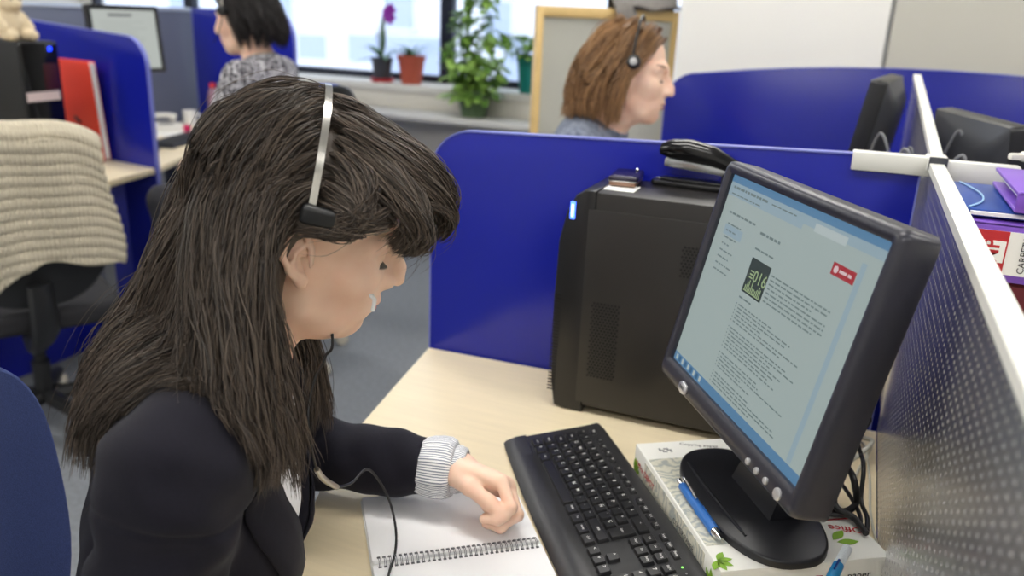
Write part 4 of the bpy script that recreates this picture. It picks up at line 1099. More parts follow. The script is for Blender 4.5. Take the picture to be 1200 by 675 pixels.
for G, per, rad, wave in ((GR, 24, .011, .013), (GL, 12, .011, .008), (GF, 20, .0075, .005)):
    C = clumped(G, per, rad, wave); C = valley(push_out(C, coll1, .0015, 2))
    strands_mesh(pr_, C, rs(C))
# fly-away hairs
C = valley(clumped(GR[::4], 2, .022, .014, 1.6, 1.2)); strands_mesh(pr_, C, np.full(len(C), .00028))
C = valley(clumped(GF[::5], 2, .009, .006, 1.2, 1.6)); strands_mesh(pr_, C, np.full(len(C), .00025))
hair = np_mesh('hair', pr_, [hairdark], w1)
# inner mass so that no scalp shows between the strands
def mass(P):
    L = W1.H2L(P)
    d = ell(L, (-.010, 0, .049), (.103, .079, .094))
    d = np.maximum(d, -(L[:, 2]-np.interp(L[:, 0], [-.12, -.06, -.02, .0, .03, .06, .075, .09], [-.06, -.055, -.035, .044, .044, .064, .09, .105])))
    back = chain(P, [W1.L2H((-.05, -.02, .03)), W1.L2H((-.06, -.03, -.05)), atd(235, 400, .96), atd(215, 440, .93)], [.045, .03, .022, .012], .03)
    lock = chain(P, [W1.L2H((-.035, -.06, .01)), W1.L2H((-.045, -.065, -.06)), atd(300, 440, .86), atd(312, 500, .825)], [.026, .03, .032, .022], .02)
    return smin(smin(d, back, .02), lock, .02)
sdf_mesh('hair_underlayer', mass, W1.ho-.36, W1.ho+.2, .004, hairdark, w1)

# ------------------------------------------------------------------ her headset
hs = thing('headset', 'silver banded telephone headset worn by the person with long dark hair', 'headset', basis(W1.ho, W1.HM[:, 0], W1.HM[:, 1], W1.HM[:, 2]))
arc = []
for k in range(31):
    a = PI*k/30; arc.append((-.008-.008*math.sin(a), -.0945*math.cos(a), .050+.1120*math.sin(a)))
m = MB(); vs, fs = [], []
for i, p in enumerate(arc):
    t_ = Vector(arc[min(i+1, 30)])-Vector(arc[max(i-1, 0)]); t_.normalize(); nn = Vector((-.02, p[1], p[2]-.045)).normalized(); sd = t_.cross(nn).normalized()
    for du, dn in ((-.0036, 0), (.0036, 0), (.0036, .0016), (-.0036, .0016)): q = Vector(p)+sd*du+nn*dn; vs.append(tuple(q))
for i in range(30):
    for k in range(4): fs.append((i*4+k, i*4+(k+1) % 4, i*4+4+(k+1) % 4, i*4+4+k))
m.add(vs, fs).build('headband', mat('polished_steel', (214, 212, 206), .2, metal=1.), hs, smooth=30)
pad = MB().box((.004, -.097, .058), (.046, .013, .020), .005, 3); pad.build('temple_pad', BLACK, hs)
ecup = MB().lathe([(.010, -.008), (.020, -.006), (.024, 0), (.022, .008), (.012, .012)], 24, T=basis((.01, .088, .01), (1, 0, 0), (0, 0, -1), (0, 1, 0))).build('ear_cup', BLACK, hs)
MB().tube([(.02, .098, .0), (.045, .100, -.03), (.08, .075, -.062), (.108, .03, -.072)], [.003, .0022, .002, .002], 8, smooth=6).build('microphone_boom', BLACK, hs)
mc_ = W1.H2L(atd(438, 357, .885)[None])[0]
MB().tube([(.108, .03, -.072), mc_+[-.004, .012, .004], mc_+[0, .004, .004], mc_+[.001, 0, -.008]], [.0016, .0018, .0024, .0022], 10, smooth=4).build('microphone', mat('pale_tip', (222, 222, 222), .3), hs, label='silver white microphone tip')
LH = lambda p: W1.H2L(np.asarray(p)[None])[0]
zc = DZ+.0085
pts = [(.012, .098, -.012), LH(atd(389, 388, .93)), LH(atd(381, 418, .92)), LH(atd(368, 446, .90)), LH(atd(361, 480, .88)), LH(atd(363, 515, .88)), LH(atd(371, 550, .90))]
cdm = mat('cord_black', (22, 22, 24), .45)
pts2 = [LH(atd(371, 550, .90)), LH(atd(380, 562, .92)), LH(atd(395, 571, .95))]
pts3 = [LH(atd(395, 571, .95)), LH(atd(412, 566, 1.0)), LH(atd(430, 550, 1.04)), LH(atd(446, 566, 1.07)), LH(atd(458, 592, 1.09)), LH(atz(464, 622, zc)), LH(atz(463, 648, zc)), LH(atz(455, 676, zc)), LH(atz(450, 720, zc))]
o = MB().tube(pts, .0017, 8, smooth=8).tube(pts3, .0017, 8, smooth=8).build('cord', cdm, hs)
MB().tube(pts2, [.0034, .0036, .0032], 10, smooth=5).build('inline_connector', mat('connector_metal', (178, 172, 158), .3, metal=.8), o)
# ------------------------------------------------------------------ neighbouring desks
def plain_desk(name_label, poly, z=DZ, legs=(), modesty=None, mm=None):
    t = thing('office_desk', name_label, 'desk', frame((0, 0, 0)))
    MB().prism(poly, z-.025, z, .003).build('desktop', WOOD, t)
    for x, y in legs: MB().box((x, y, (z-.026)/2), (.05, .05, z-.026), .005).build('leg', legm, t)
    if modesty: MB().box(*modesty, .002).build('modesty_panel', mm or GREYP, t)
    return t
plain_desk('pale office desk behind the blue screen in front of the person with brown bob hair', [(-.55, 1.56), (.10, 1.53), (.10, 2.70), (-.35, 2.70), (-.42, 2.2)], legs=((-.45, 1.62), (.05, 1.6), (.05, 2.6), (-.28, 2.6)))
plain_desk('pale office desk under the stacked binders right of the perforated divider', [(.142, .35), (.95, .35), (.95, 1.43), (.142, 1.43)], legs=((.2, .42), (.88, .42), (.88, 1.36)))
plain_desk('pale office desk under the far monitor right of the perforated divider', [(.146, 1.56), (.95, 1.56), (.95, 2.70), (.146, 2.70)], legs=((.2, 1.62), (.88, 1.62), (.88, 2.6)))
screen('desk_screen', 'wide blue arched desk screen in front of the white and grey walls', (-.60, 2.745), (1.3, 2.745), .0, (1.236, 1.178), .10, .1, arch=.092)
screen('desk_screen', 'blue desk screen behind the stacked binders right of the perforated divider', (XD+.034, YP+.0), (1.0, YP+.035), .0, (1.200, 1.200), 0, .06)

def monitor(label, c, yaw, tilt, z0, w=.36, h=.29, page=None, group=None):
    t = thing('computer_monitor', label, 'monitor', frame((c[0], c[1], z0), yaw), group)
    TMn = Matrix.Translation((0, 0, c[2]-z0)) @ Matrix.Rotation(-tilt, 4, 'Y') @ basis((0, 0, 0), (0, 1, 0), (0, 0, 1), (1, 0, 0))
    m = MB(); vs, fs = ringloops([lo(w-.04, h-.04, .002, -.006), lo(w-.03, h-.03, .003, .0), lo(w-.006, h-.006, .008, .0), lo(w, h, .010, -.006), lo(w, h, .010, -.034), lo(w-.006, h-.006, .01, -.038)])
    m.add(vs, fs, T=TMn).build('bezel', BLACK, t, smooth=50)
    m = MB(); vs, fs = ringloops([lo(w-.004, h-.004, .01, -.036), lo(w-.05, h-.05, .02, -.05), lo(w-.12, h-.10, .03, -.066)]); k = len(vs)//3; fs.append(tuple(range(2*k, 3*k)))
    m.add(vs, fs, T=TMn).build('rear_shell', DGREY, t, smooth=40)
    s_ = MB()
    def R_(u0, v0, u1, v1, mi, z=0): a, b = w-.04, h-.04; s_.add([(-a/2+u0*a, b/2-v1*b, -.0055+z), (-a/2+u1*a, b/2-v1*b, -.0055+z), (-a/2+u1*a, b/2-v0*b, -.0055+z), (-a/2+u0*a, b/2-v0*b, -.0055+z)], [(0, 1, 2, 3)], mi, TMn)
    R_(0, 0, 1, 1, 0)
    if page:
        R_(.25, .07, .62, .11, 1, .0005)
        for k in range(12): R_(.1, .2+k*.055, .5+.35*RNG.random(), .21+k*.055, 2, .0005)
    s_.build('screen', [em('far_page', (196, 202, 196), .32), em('far_page_title', (120, 120, 124), .2), em('far_page_text', (176, 182, 178), .3)] if page else [em('far_screen', (150, 170, 190), .3)], t, smooth=0)
    MB().box((-.06, 0, (c[2]-z0-.05)/2), (.03, .07, c[2]-z0-.05), .006).build('stand_neck', BLACK, t)
    MB().prism([(-.05+.095*math.cos(2*PI*k/32), .12*math.sin(2*PI*k/32)) for k in range(32)], 0, .012, .003, T=None).build('stand_foot', BLACK, t)
    return t
monitor('dark monitor seen from its edge on the left of the far divider', (.010, 2.26, 1.155), PI-.12, .14, DZ)
monitor('dark grey monitor back standing on the right of the far divider', (.255, 1.93, 1.105), -.10+.40, .12, DZ)
cg2 = mat('cable_grey_dark', (120, 122, 126), .4)
zr = lambda y: 1.206+(zb-1.206)*(y-YP)/(yb-YP)
def arcc(label, pts, r=.003): tag(MB().tube([tuple(p) for p in pts], r, 8, smooth=8).build('cable', cg2), label, 'cable')
xr = XD+.015
arcc('thin grey cable arching over the far divider rail to the monitor back', [(.03, 2.0, 1.13), (.05, 1.96, 1.19), (xr-.02, 1.93, zr(1.93)+.014), (xr+.015, 1.92, zr(1.92)+.018), (.185, 1.90, 1.215), (.21, 1.89, 1.15)])
arcc('looped grey cable bundle over the rail nearest the white cross connector', [(.072, 1.66, 1.14), (.082, 1.65, 1.20), (xr-.015, 1.645, zr(1.645)+.012), (xr+.012, 1.64, zr(1.64)+.014), (.175, 1.63, 1.20), (.183, 1.62, 1.15)], .0036)
arcc('second looped grey cable just behind the cable bundle on the rail', [(.085, 1.69, 1.13), (.092, 1.685, 1.20), (xr-.012, 1.68, zr(1.68)+.016), (xr+.016, 1.675, zr(1.675)+.014), (.18, 1.665, 1.195), (.19, 1.66, 1.13)], .0028)
# ------------------------------------------------------------------ binders right of the divider
def binder(label, x, y, z, w, h, d, m, label_kind=None, group=None, name='ring_binder', yaw=0.):
    t = thing(name, label, 'binder', frame((x, y, z), yaw), group)
    c = MB().box((w/2, .004, h/2), (w, .008, h-.001), .003).box((w/2, d/2, .003), (w, d, .005), .002).box((w/2, d/2, h-.004), (w, d, .005), .002)
    c.build('cover', m, t)
    MB().box((w/2, d/2+.004, h/2), (w-.02, d-.03, h-.022)).build('paper_block', PAPER, t)
    if label_kind == 'archive':
        MB().box((.155, -.0004, h/2), (.27, .0008, h*.72)).build('spine_label', PAPER, t, label='white spine label')
        MB().box((.040, -.001, h/2), (.04, .0008, h*.72)).build('label_band', REDINK, t, label='red label band')
        q = MB().box((.043, -.0018, h/2+.001), (.03, .0008, h*.36)); q.build('label_patch', PAPER, t)
        TT_ = lambda px, pz: basis((px, -.0024, pz), (0, 0, 1), (-1, 0, 0), (0, -1, 0))
        MB().text('MP', .026, T=TT_(.043, h/2+.001), bold=.02).build('label_mark', REDINK, t, smooth=0)
        m_ = MB()
        for k, w_ in enumerate(('CARPETA', 'ARCHIVADOR', 'A-2')): m_.text(w_, .0115, T=TT_(.080+k*.019, h/2), bold=.004)
        m_.build('label_lettering', INK, t, smooth=0)
    if label_kind == 'plain': MB().box((.13, -.0004, h/2), (.20, .0008, h*.7)).build('spine_label', PAPER, t, label='blank white spine label')
    return t
PUR = mat('binder_purple', (126, 82, 196), .4); DRED = mat('binder_dark_red', (110, 14, 34), .45); BLF = mat('folder_blue', (18, 66, 150), .4)
bx, by, bd = .150, 1.185, .24
zz_ = DZ
binder('black lever arch binder at the bottom of the binder stack', bx+.01, by+.01, zz_, .32, .075, bd, BLACK); zz_ += .076
binder('grey lever arch binder second from the bottom of the binder stack', bx+.005, by, zz_, .32, .096, bd, GREYP); zz_ += .097
binder('marbled grey binder below the dark red binder in the stack', bx+.015, by, zz_, .32, .075, bd, mat('marble_card', (150, 150, 152), .6, vary_rgb=(60, 60, 66), vscale=120)); zz_ += .076
binder('dark red binder under the purple binder in the stack', bx+.01, by+.005, zz_, .32, .118, bd, DRED); zz_ += .119
binder('purple ring binder with red and white archive label on its spine', bx-.012, by-.004, zz_, .33, .078, bd, PUR, 'archive'); zz_ += .079
binder('thin purple binder with blank white label near the top of the stack', bx+.046, by-.006, zz_+.0125, .30, .028, bd-.02, PUR, 'plain'); zz2 = zz_+.029
t = thing('document_folder', 'blue card folder with pale elastic lying between the two purple binders', 'folder', frame((bx-.010, by+.012, zz_), .03, .0, .0))
MB().prism(rrect(0, 0, .33, .215, .006, 3), 0, .010, .002).build('cover', BLF, t)
MB().tube([(.008, .002, .0115), (.03, .05, .0125), (.035, .12, .0125), (.02, .205, .0115)], .0014, 6, smooth=4).build('elastic_band', mat('elastic_pale', (150, 190, 225), .5), t)
MB().prism(rrect(.01, -.006, .32, .15, .004, 2), .003, .0075).build('paper_sheets', PAPER, t)
tag(MB().box((0, 0, .008), (.05, .022, .016), .006, 3).box((-.034, 0, .008), (.02, .012, .01), .003).build('cable_plug', CREAM, mw=frame((.255, 1.62, 1.21-.003), .4)), 'cream plastic cable plug lying beyond the blue folder', 'plug')
bpy.data.objects['cable_plug'].location = (.262, YP+.02, 1.2165)

# ------------------------------------------------------------------ screen with a beech frame behind the second person
PL, PR = atd(630, 8, 3.10), atd(797, 10, 3.22)
dd = nrm((PR-PL)*[1, 1, 0]); L_ = np.linalg.norm((PR-PL)[:2]); zt_s = atd(632, 6, 3.10)[2]
t = thing('office_screen', 'grey fabric office screen with a pale beech frame beside the white wall', 'screen', basis((PL[0], PL[1], 0), dd, (-dd[1], dd[0], 0), (0, 0, 1)))
MB().box((L_/2, .02, zt_s/2), (L_-.04, .03, zt_s-.05)).build('fabric_panel', mat('screen_fabric', (188, 188, 178), .95, bump=.3, bscale=1500), t)
MB().box((.013, .02, zt_s/2), (.026, .05, zt_s), .003).box((L_-.013, .02, zt_s/2), (.026, .05, zt_s), .003).box((L_/2, .02, zt_s-.02), (L_-.05, .05, .04), .003).box((L_/2, .02, .02), (L_-.05, .05, .04), .003).build('beech_frame', WOODEDGE, t)
# grey cloth draped over that screen
cl = bpy.data.objects.new('x', None)
def drape(x0, x1, zf, zback, off, seed, rise=.0):
    vs, fs = [], []; NX, prof = 14, [(-.034-off, zf)]+[(-.030-off*.5, zf+(zt_s-zf)*k/7) for k in range(1, 7)]+[(-.010, zt_s+.006), (.02, zt_s+.012+rise), (.05, zt_s+.006+rise)]+[(.058, zt_s-(zt_s-zback)*k/4) for k in range(1, 5)]
    for i in range(NX+1):
        u = i/NX
        for k, (y, z) in enumerate(prof): vs.append((x0+(x1-x0)*u+.006*math.sin(k*1.3+seed), y-.007*math.sin(u*9+seed+k*.2)-.003, z+.004*math.sin(u*7+seed)))
    K = len(prof)
    for i in range(NX):
        for k in range(K-1): a = i*K+k; fs.append((a, a+1, a+K+1, a+K))
    return vs, fs
def xs_(u): # distance along the screen seen at pixel column u
    r_ = ray(u, 15); n_ = np.array([-dd[1], dd[0], 0]); tt = ((PL-CAM)@n_)/(r_@n_); return ((CAM+r_*tt)-PL)@dd
def zs_(u, v):
    r_ = ray(u, v); n_ = np.array([-dd[1], dd[0], 0]); tt = ((PL-CAM)@n_)/(r_@n_); return (CAM+r_*tt)[2]
m = MB(); v_, f_ = drape(xs_(717), xs_(742), zs_(730, 60), 1.1, .004, 0, .03); m.add(v_, f_); v_, f_ = drape(xs_(740), xs_(794), zs_(760, 9), 1.2, .002, 2, .035); m.add(v_, f_)
tag(m.build('grey_scarf', mat('scarf_grey', (112, 108, 104), .95, vary=.12, vscale=30, bump=.4, bscale=400), mw=t.matrix_world.copy(), smooth=80), 'dark grey cloth draped over the top of the beech framed screen', 'cloth')
bpy.data.objects['grey_scarf'].modifiers.new('s', 'SOLIDIFY').thickness = .004

# ------------------------------------------------------------------ left cluster of desks
B_ = np.array([-2.715, 2.63])
def onplane(u, v, P0, d2):
    n_ = np.array([-d2[1], d2[0], 0]); r_ = ray(u, v); tt = ((np.array([*P0, 0])-CAM)@n_)/(r_@n_); return CAM+r_*tt
d2 = nrm((-.97, .16))
q0, q1 = onplane(150, 42, B_, d2), onplane(28, 22, B_, d2)
Lp = .98; Pl = B_+d2*Lp
s0 = (q0[:2]-B_)@d2; s1_ = (q1[:2]-B_)@d2; slope = (q1[2]-q0[2])/(s1_-s0)
screen('desk_screen', 'blue desk screen with sloping top edge behind the red folder', Pl, B_, .0, (q0[2]+slope*(Lp-s0), q0[2]-slope*s0), 0, .13)
P1_ = atd(346, 60, 4.25); P0_ = np.array([-3.72, 3.98])
dA = nrm(P1_[:2]-P0_); ztop = onplane(322, 14, P0_, dA)[2]
screen('desk_screen', 'blue desk screen with rounded corner beyond the person with short black hair', P0_, P1_[:2], .0, (ztop, ztop), 0, .15)
nB = np.array([-d2[1], d2[0]]); nB = nB if nB[1] > 0 else -nB
e0_, e1_ = Pl-nB*.014, B_-nB*.014+d2*.003
plain_desk('pale office desk under the red folder and the far left computer tower', [(-2.60, 1.75), (-2.625, 2.2), tuple(e1_), tuple(e0_), (-3.69, 1.6), (-2.62, 1.5)], legs=((-2.70, 2.30), (-3.62, 1.66)), modesty=((-2.78, 2.05, .37), (.02, .90, .68)), mm=BLUE)
e0_, e1_ = Pl+nB*.014, B_+nB*.014+d2*.003; nA = np.array([-dA[1], dA[0]]); nA = nA if nA[1] > 0 else -nA
g0_, g1_ = P0_+dA*.03-nA*.014, P0_+dA*.56-nA*.014
plain_desk('pale office desk with papers and keyboard before the person with short black hair', [tuple(e0_), tuple(e1_), (-2.86, 2.95), (-3.0, 3.2), tuple(g1_), tuple(g0_)], legs=((-2.85, 2.75), (-3.62, 2.85), (-3.2, 3.65), (-3.62, 3.8)))
struct_ = thing('cloth_divider', 'dark grey cloth divider behind the far left monitor', 'divider', frame((-3.80, 2.75, 0)))
zg = atx(120, 6, -3.78)[2]
MB().box((0, 0, zg/2), (.05, 2.7, zg-.02), .004).build('cloth_panel', mat('divider_cloth', (104, 110, 128), .95, bump=.3, bscale=900), struct_)
MB().box((0, 0, zg-.008), (.06, 2.72, .02), .003).build('top_rail', mat('rail_pale', (188, 198, 214), .4), struct_)
# monitor on the far desk
c0 = atd(150, 46, 3.66)
monitor('far monitor with a pale page before the grey cloth divider', (c0[0], c0[1], c0[2]), -.25, .10, DZ, .33, .29, page=True)
# computer tower left
tp = atz(30, 165, DZ+.04); Tt = frame((-2.98, 2.30, DZ), .25)
t = thing('computer_tower', 'black computer tower with a pale sticker on the far left desk', 'computer', frame((-2.94, 2.31, DZ), .12))
hT = atd(30, 47, 3.2)[2]-DZ
MB().box((-.2, 0, hT/2), (.40, .18, hT), .006).build('case', BLACK, t)
MB().box((.004, 0, hT/2), (.02, .182, hT-.004), .008, 3).build('front_bezel', GLOSS, t)
MB().box((.0145, .048, hT-.028), (.003, .014, .014), .001).build('power_light', mat('blue_led', (20, 50, 255), .4, emit=3.), t, label='glowing blue power light')
MB().box((.0145, .04, hT*.74), (.002, .07, .10), .001).build('drive_cover', mat('dark_maroon', (62, 24, 34), .3), t)
m = MB().box((.015, -.01, hT*.60), (.0015, .16, .035)); m.build('sticker', mat('sticker_pale', (214, 196, 196), .6), t, label='pale pink sticker')
# red folder leaning on the screen
fc = onplane(94, 118, B_-np.array([0, .05]), d2)
t = thing('document_folder', 'red file folder standing upright against the blue screen', 'folder', basis((fc[0], fc[1], DZ), (-d2[0], -d2[1], 0), tuple(nrm((d2[1], -d2[0], 0))) if False else (d2[1], -d2[0], 0), (0, 0, 1)))
fr_ = mat('folder_red', (236, 72, 52), .45); hF = onplane(85, 70, B_-np.array([0, .05]), d2)[2]-DZ
wF = np.linalg.norm(onplane(65, 90, B_, d2)-onplane(106, 90, B_, d2))
TR = Matrix.Rotation(.06, 4, 'X')
MB().box((0, 0, hF/2), (wF, .004, hF), .001, T=TR).box((0, .026, hF/2), (wF, .004, hF), .001, T=TR).box((-wF/2, .013, hF/2), (.004, .03, hF), .001, T=TR).build('cover', fr_, t)
MB().box((.004, .013, hF/2), (wF-.002, .019, hF-.012), T=TR).build('paper_block', PAPER, t)
MB().tube([(-.03, -.004, hF*.42), (-.012, -.006, hF*.40), (.006, -.005, hF*.37)], .006, 6, T=TR, smooth=3).build('printed_mark', INK, t)
# plush toy on the tower
pt_ = np.array([-3.02, 2.27, DZ+hT])
def plush(P):
    d = ell(P, pt_+[0, 0, .055], (.05, .055, .06)); d = smin(d, ell(P, pt_+[.01, 0, .14], (.045, .05, .045)), .015)
    for q in (-1, 1):
        d = smin(d, sph(P, pt_+[0, .04*q, .182], .017), .008); d = smin(d, cap(P, pt_+[.01, .045*q, .09], pt_+[.045, .05*q, .05], .018), .01); d = smin(d, cap(P, pt_+[.02, .03*q, .022], pt_+[.07, .04*q, .022], .021), .01)
    return np.maximum(smin(d, ell(P, pt_+[.05, 0, .13], (.016, .022, .016)), .008), -(P[:, 2]-pt_[2]-.001))
o = sdf_mesh('soft_toy', plush, pt_-.12, pt_+.24, .005, mat('plush_beige', (222, 204, 172), .95, bump=.8, bscale=300)); tag(o, 'beige soft toy sitting on top of the far left computer tower', 'toy')
for q in (-1, 1): MB().lathe([(.004, 0), (.003, .003)], 10, T=basis(pt_+[.055, .018*q, .15], (0, 1, 0), (0, 0, 1), (1, 0, 0))).build('eye', BLACK, o)
# clutter
def on_desk(u, v, x, yaw=0.):
    p = atx(u, v, x); return frame((p[0], p[1], DZ+.0005), yaw)
t = thing('desk_phone', 'cream desk telephone beside the far left monitor', 'telephone', on_desk(190, 112, -3.45, -.5))
MB().prism(rrect(-.09, -.08, .09, .08, .02), 0, .05, .01).build('base', CREAM, t)
MB().tube([(-.05, -.07, .07), (-.05, -.03, .083), (-.05, .03, .083), (-.05, .07, .07)], [.022, .014, .014, .022], 10, smooth=4).build('handset', CREAM, t)
kk = MB()
for i in range(3):
    for j in range(4): kk.box((.01+i*.022, -.03+j*.02, .051), (.015, .013, .006), .002)
kk.build('keypad', DGREY, t)
t = thing('drinking_mug', 'white mug standing behind the far keyboard', 'mug', on_desk(220, 106, -3.50, .4))
MB().lathe([(.030, 0), (.036, .006), (.037, .095), (.034, .095), (.033, .01), (.005, .008)], 24).build('cup', mat('mug_white', (235, 235, 232), .3), t)
MB().tube([(.036, 0, .075), (.06, 0, .07), (.063, 0, .045), (.05, 0, .025), (.036, 0, .022)], .005, 8, smooth=4).build('handle', mat('mug_white', (235, 235, 232), .3), t)
t = thing('water_bottle', 'clear plastic bottle with red cap beside the far blue screen', 'bottle', on_desk(249, 100, -3.52))
MB().lathe([(.001, .002), (.030, 0), (.034, .01), (.034, .06), (.032, .065), (.034, .07), (.034, .15), (.026, .19), (.014, .205), (.013, .215)], 24).build('body', mat('bottle_pink', (214, 170, 186), .12, trans=.55), t)
MB().lathe([(.016, .205), (.017, .207), (.017, .228), (.015, .23)], 20).build('cap', mat('cap_red', (240, 70, 66), .4), t, label='red screw cap')
t = thing('keyboard', 'black keyboard in front of the far left monitor', 'keyboard', basis(on_desk(208, 134, -3.16).to_translation(), nrm((-.3, .95, 0)), nrm((-.95, -.3, 0)), (0, 0, 1)))
MB().prism(rrect(-.22, -.08, .22, .08, .012), .0, .018, .004).build('case', DGREY, t)
kk = MB()
for j in range(5):
    for i in range(20): kk.box((-.2+i*.021, -.055+j*.024, .0195), (.017, .019, .006), .002, 1)
kk.build('keys', BLACK, t)
def sheet(label, c, w, h, yaw, m=PAPER, z=DZ, th=.0015, name='paper_sheet'): return tag(MB().box((0, 0, th/2+.0003), (w, h, th)).build(name, m, mw=frame((c[0], c[1], z), yaw)), label, 'paper')
sheet('stack of white papers at the edge of the far desk behind the blue screen', atz(208, 158, DZ), .30, .21, .3, th=.012, name='paper_stack')
sheet('loose white sheet on the far desk before the black keyboard', atz(232, 146, DZ), .21, .15, .9, z=DZ+.0003)
sheet('yellow note on the desk beside the knitted cardigan', atz(124, 184, DZ), .09, .07, .2, mat('note_yellow', (226, 226, 90), .7), th=.004, name='sticky_note')
sheet('white note pad on the desk at the foot of the blue screen', atz(140, 180, DZ), .11, .08, -.2, th=.006, name='note_pad')
tag(MB().lathe([(.004, 0), (.005, .01), (.005, .11), (.0035, .125), (.001, .135)], 10).build('marker_pen', mat('felt_blue', (60, 80, 170), .4), mw=basis(atz(214, 165, DZ+.0055), nrm((.3, 1, 0)), (0, 0, 1), nrm((1, -.3, 0)))), 'blue felt pen lying at the edge of the far desk', 'pen')
tag(MB().box((0, 0, .022), (.07, .05, .044), .008).build('sponge_eraser', mat('eraser_pink', (206, 30, 90), .6), mw=on_desk(212, 118, -3.36, .3)), 'bright pink sponge on the far desk beside the telephone', 'sponge')

# ------------------------------------------------------------------ chairs
def office_chair(label, x, y, yaw, bz=.52, bh=.46, bw=.44, shell=BLACK, pad=None, rec=.10, seat_z=.46, base=True, bdx=-.23, ba=.3):
    """faces +x in its own frame"""
    t = thing('office_chair', label, 'chair', frame((x, y, 0), yaw))
    pad = pad or mat('chair_cloth_black', (34, 34, 38), .9, bump=.3, bscale=900)
    sx = Matrix.Rotation(-rec, 4, 'Y')
    m = MB(); vs, fs = [], []; NU, NV = 14, 14
    def bp_(u, v, off):
        w_ = bw/2*(1-.10*abs(v-.55)**1.6*2); e_ = 2.8
        a, b = 2*u-1, 2*v-1; n_ = (abs(a)**e_+abs(b)**e_)**(1/e_); k = max(abs(a), abs(b))/max(n_, 1e-6) if n_ > 0 else 1
        a, b = a*k, b*k
        return Vector((off-.045*a*a*-1+.03*b*b*.3, a*w_, (b+1)/2*bh))
    def slab(f0, f1, name, mtl, parent):
        vs, fs = [], []
        for off in (f0, f1):
            for i in range(NU+1):
                for j in range(NV+1): vs.append(tuple(Matrix.Translation((bdx, 0, bz)) @ sx @ bp_(i/NU, j/NV, off)))
        W_ = NV+1; B2 = (NU+1)*W_
        for i in range(NU):
            for j in range(NV):
                a = i*W_+j; fs.append((a, a+1, a+W_+1, a+W_)); fs.append((B2+a, B2+a+W_, B2+a+W_+1, B2+a+1))
        rim = [i*W_ for i in range(NU+1)]+[NU*W_+j for j in range(1, NV+1)]+[i*W_+NV for i in range(NU-1, -1, -1)]+[j for j in range(NV-1, 0, -1)]
        for k in range(len(rim)): a, b = rim[k], rim[(k+1) % len(rim)]; fs.append((a, b, B2+b, B2+a))
        o = MB().add(vs, fs).build(name, mtl, parent, smooth=60)
        bv = o.modifiers.new('b', 'BEVEL'); bv.width = .008; bv.segments = 3; bv.limit_method = 'ANGLE'; bv.angle_limit = math.radians(50)
        return o
    slab(0, .045, 'backrest', pad, t); slab(-.014, -.001, 'back_shell', shell, t)
    MB().prism(rrect(-.23, -.24, .25, .24, .08, 6), seat_z-.045, seat_z+.02, .02, 4).build('seat', pad, t)
    MB().tube([(-.10, 0, seat_z-.06), (bdx+.02, 0, seat_z-.065), (bdx-.035, 0, seat_z), (bdx-.028-.06*rec, 0, bz+bh*.16)], [.03, .03, .028, .024], 10, smooth=4, flat=2.2).build('back_support', shell, t)
    MB().box((0, 0, seat_z-.065), (.22, .16, .045), .012).build('tilt_box', shell, t)
    MB().lathe([(.028, .10), (.028, .24), (.02, .24), (.02, seat_z-.08)], 16).build('gas_column', CHROME if False else shell, t)
    for k in range(5):
        a = 2*PI*k/5+ba; ca, sa = math.cos(a), math.sin(a)
        MB().tube([(.03*ca, .03*sa, .115), (.17*ca, .17*sa, .105), (.30*ca, .30*sa, .075)], [.028, .024, .016], 8, smooth=3).build('base_leg', shell, t)
        cs = MB()
        for q in (-1, 1): cs.lathe([(.006, -.008), (.027, -.008), (.0285, 0), (.027, .008), (.006, .008)], 20, T=basis((.30*ca-sa*.014*q, .30*sa+ca*.014*q, .0288), (ca, sa, 0), (0, 0, 1), (sa, -ca, 0)))
        cs.build('caster', mat('caster_pale', (196, 190, 176), .5), t)
    return t
# the chair at the left, with a knitted cardigan over its back
cx_, cyy, cyaw = -2.41, 1.75, math.radians(150)
office_chair('black office chair with a cream knitted cardigan over its back', cx_, cyy, cyaw, bz=.50, bh=.52, bw=.46, ba=.969)
TC = frame((cx_, cyy, 0), cyaw)
knit = bpy.data.materials.new('knit_cream'); knit.use_nodes = True; nt = knit.node_tree; bs = nt.nodes['Principled BSDF']; bs.inputs['Roughness'].default_value = .95; bs.inputs['Base Color'].default_value = lin((206, 196, 174))
tc = nt.nodes.new('ShaderNodeTexCoord'); w1_ = nt.nodes.new('ShaderNodeTexWave'); w1_.bands_direction = 'Y'; w1_.inputs['Scale'].default_value = 26; w1_.inputs['Distortion'].default_value = 2.
nt.links.new(tc.outputs['Object'], w1_.inputs['Vector']); bp2 = nt.nodes.new('ShaderNodeBump'); bp2.inputs['Distance'].default_value = .006; bp2.inputs['Strength'].default_value = .8
nt.links.new(w1_.outputs['Fac'], bp2.inputs['Height']); nt.links.new(bp2.outputs['Normal'], bs.inputs['Normal'])
vs, fs = [], []; NX, NZ = 60, 150
tz = 1.028
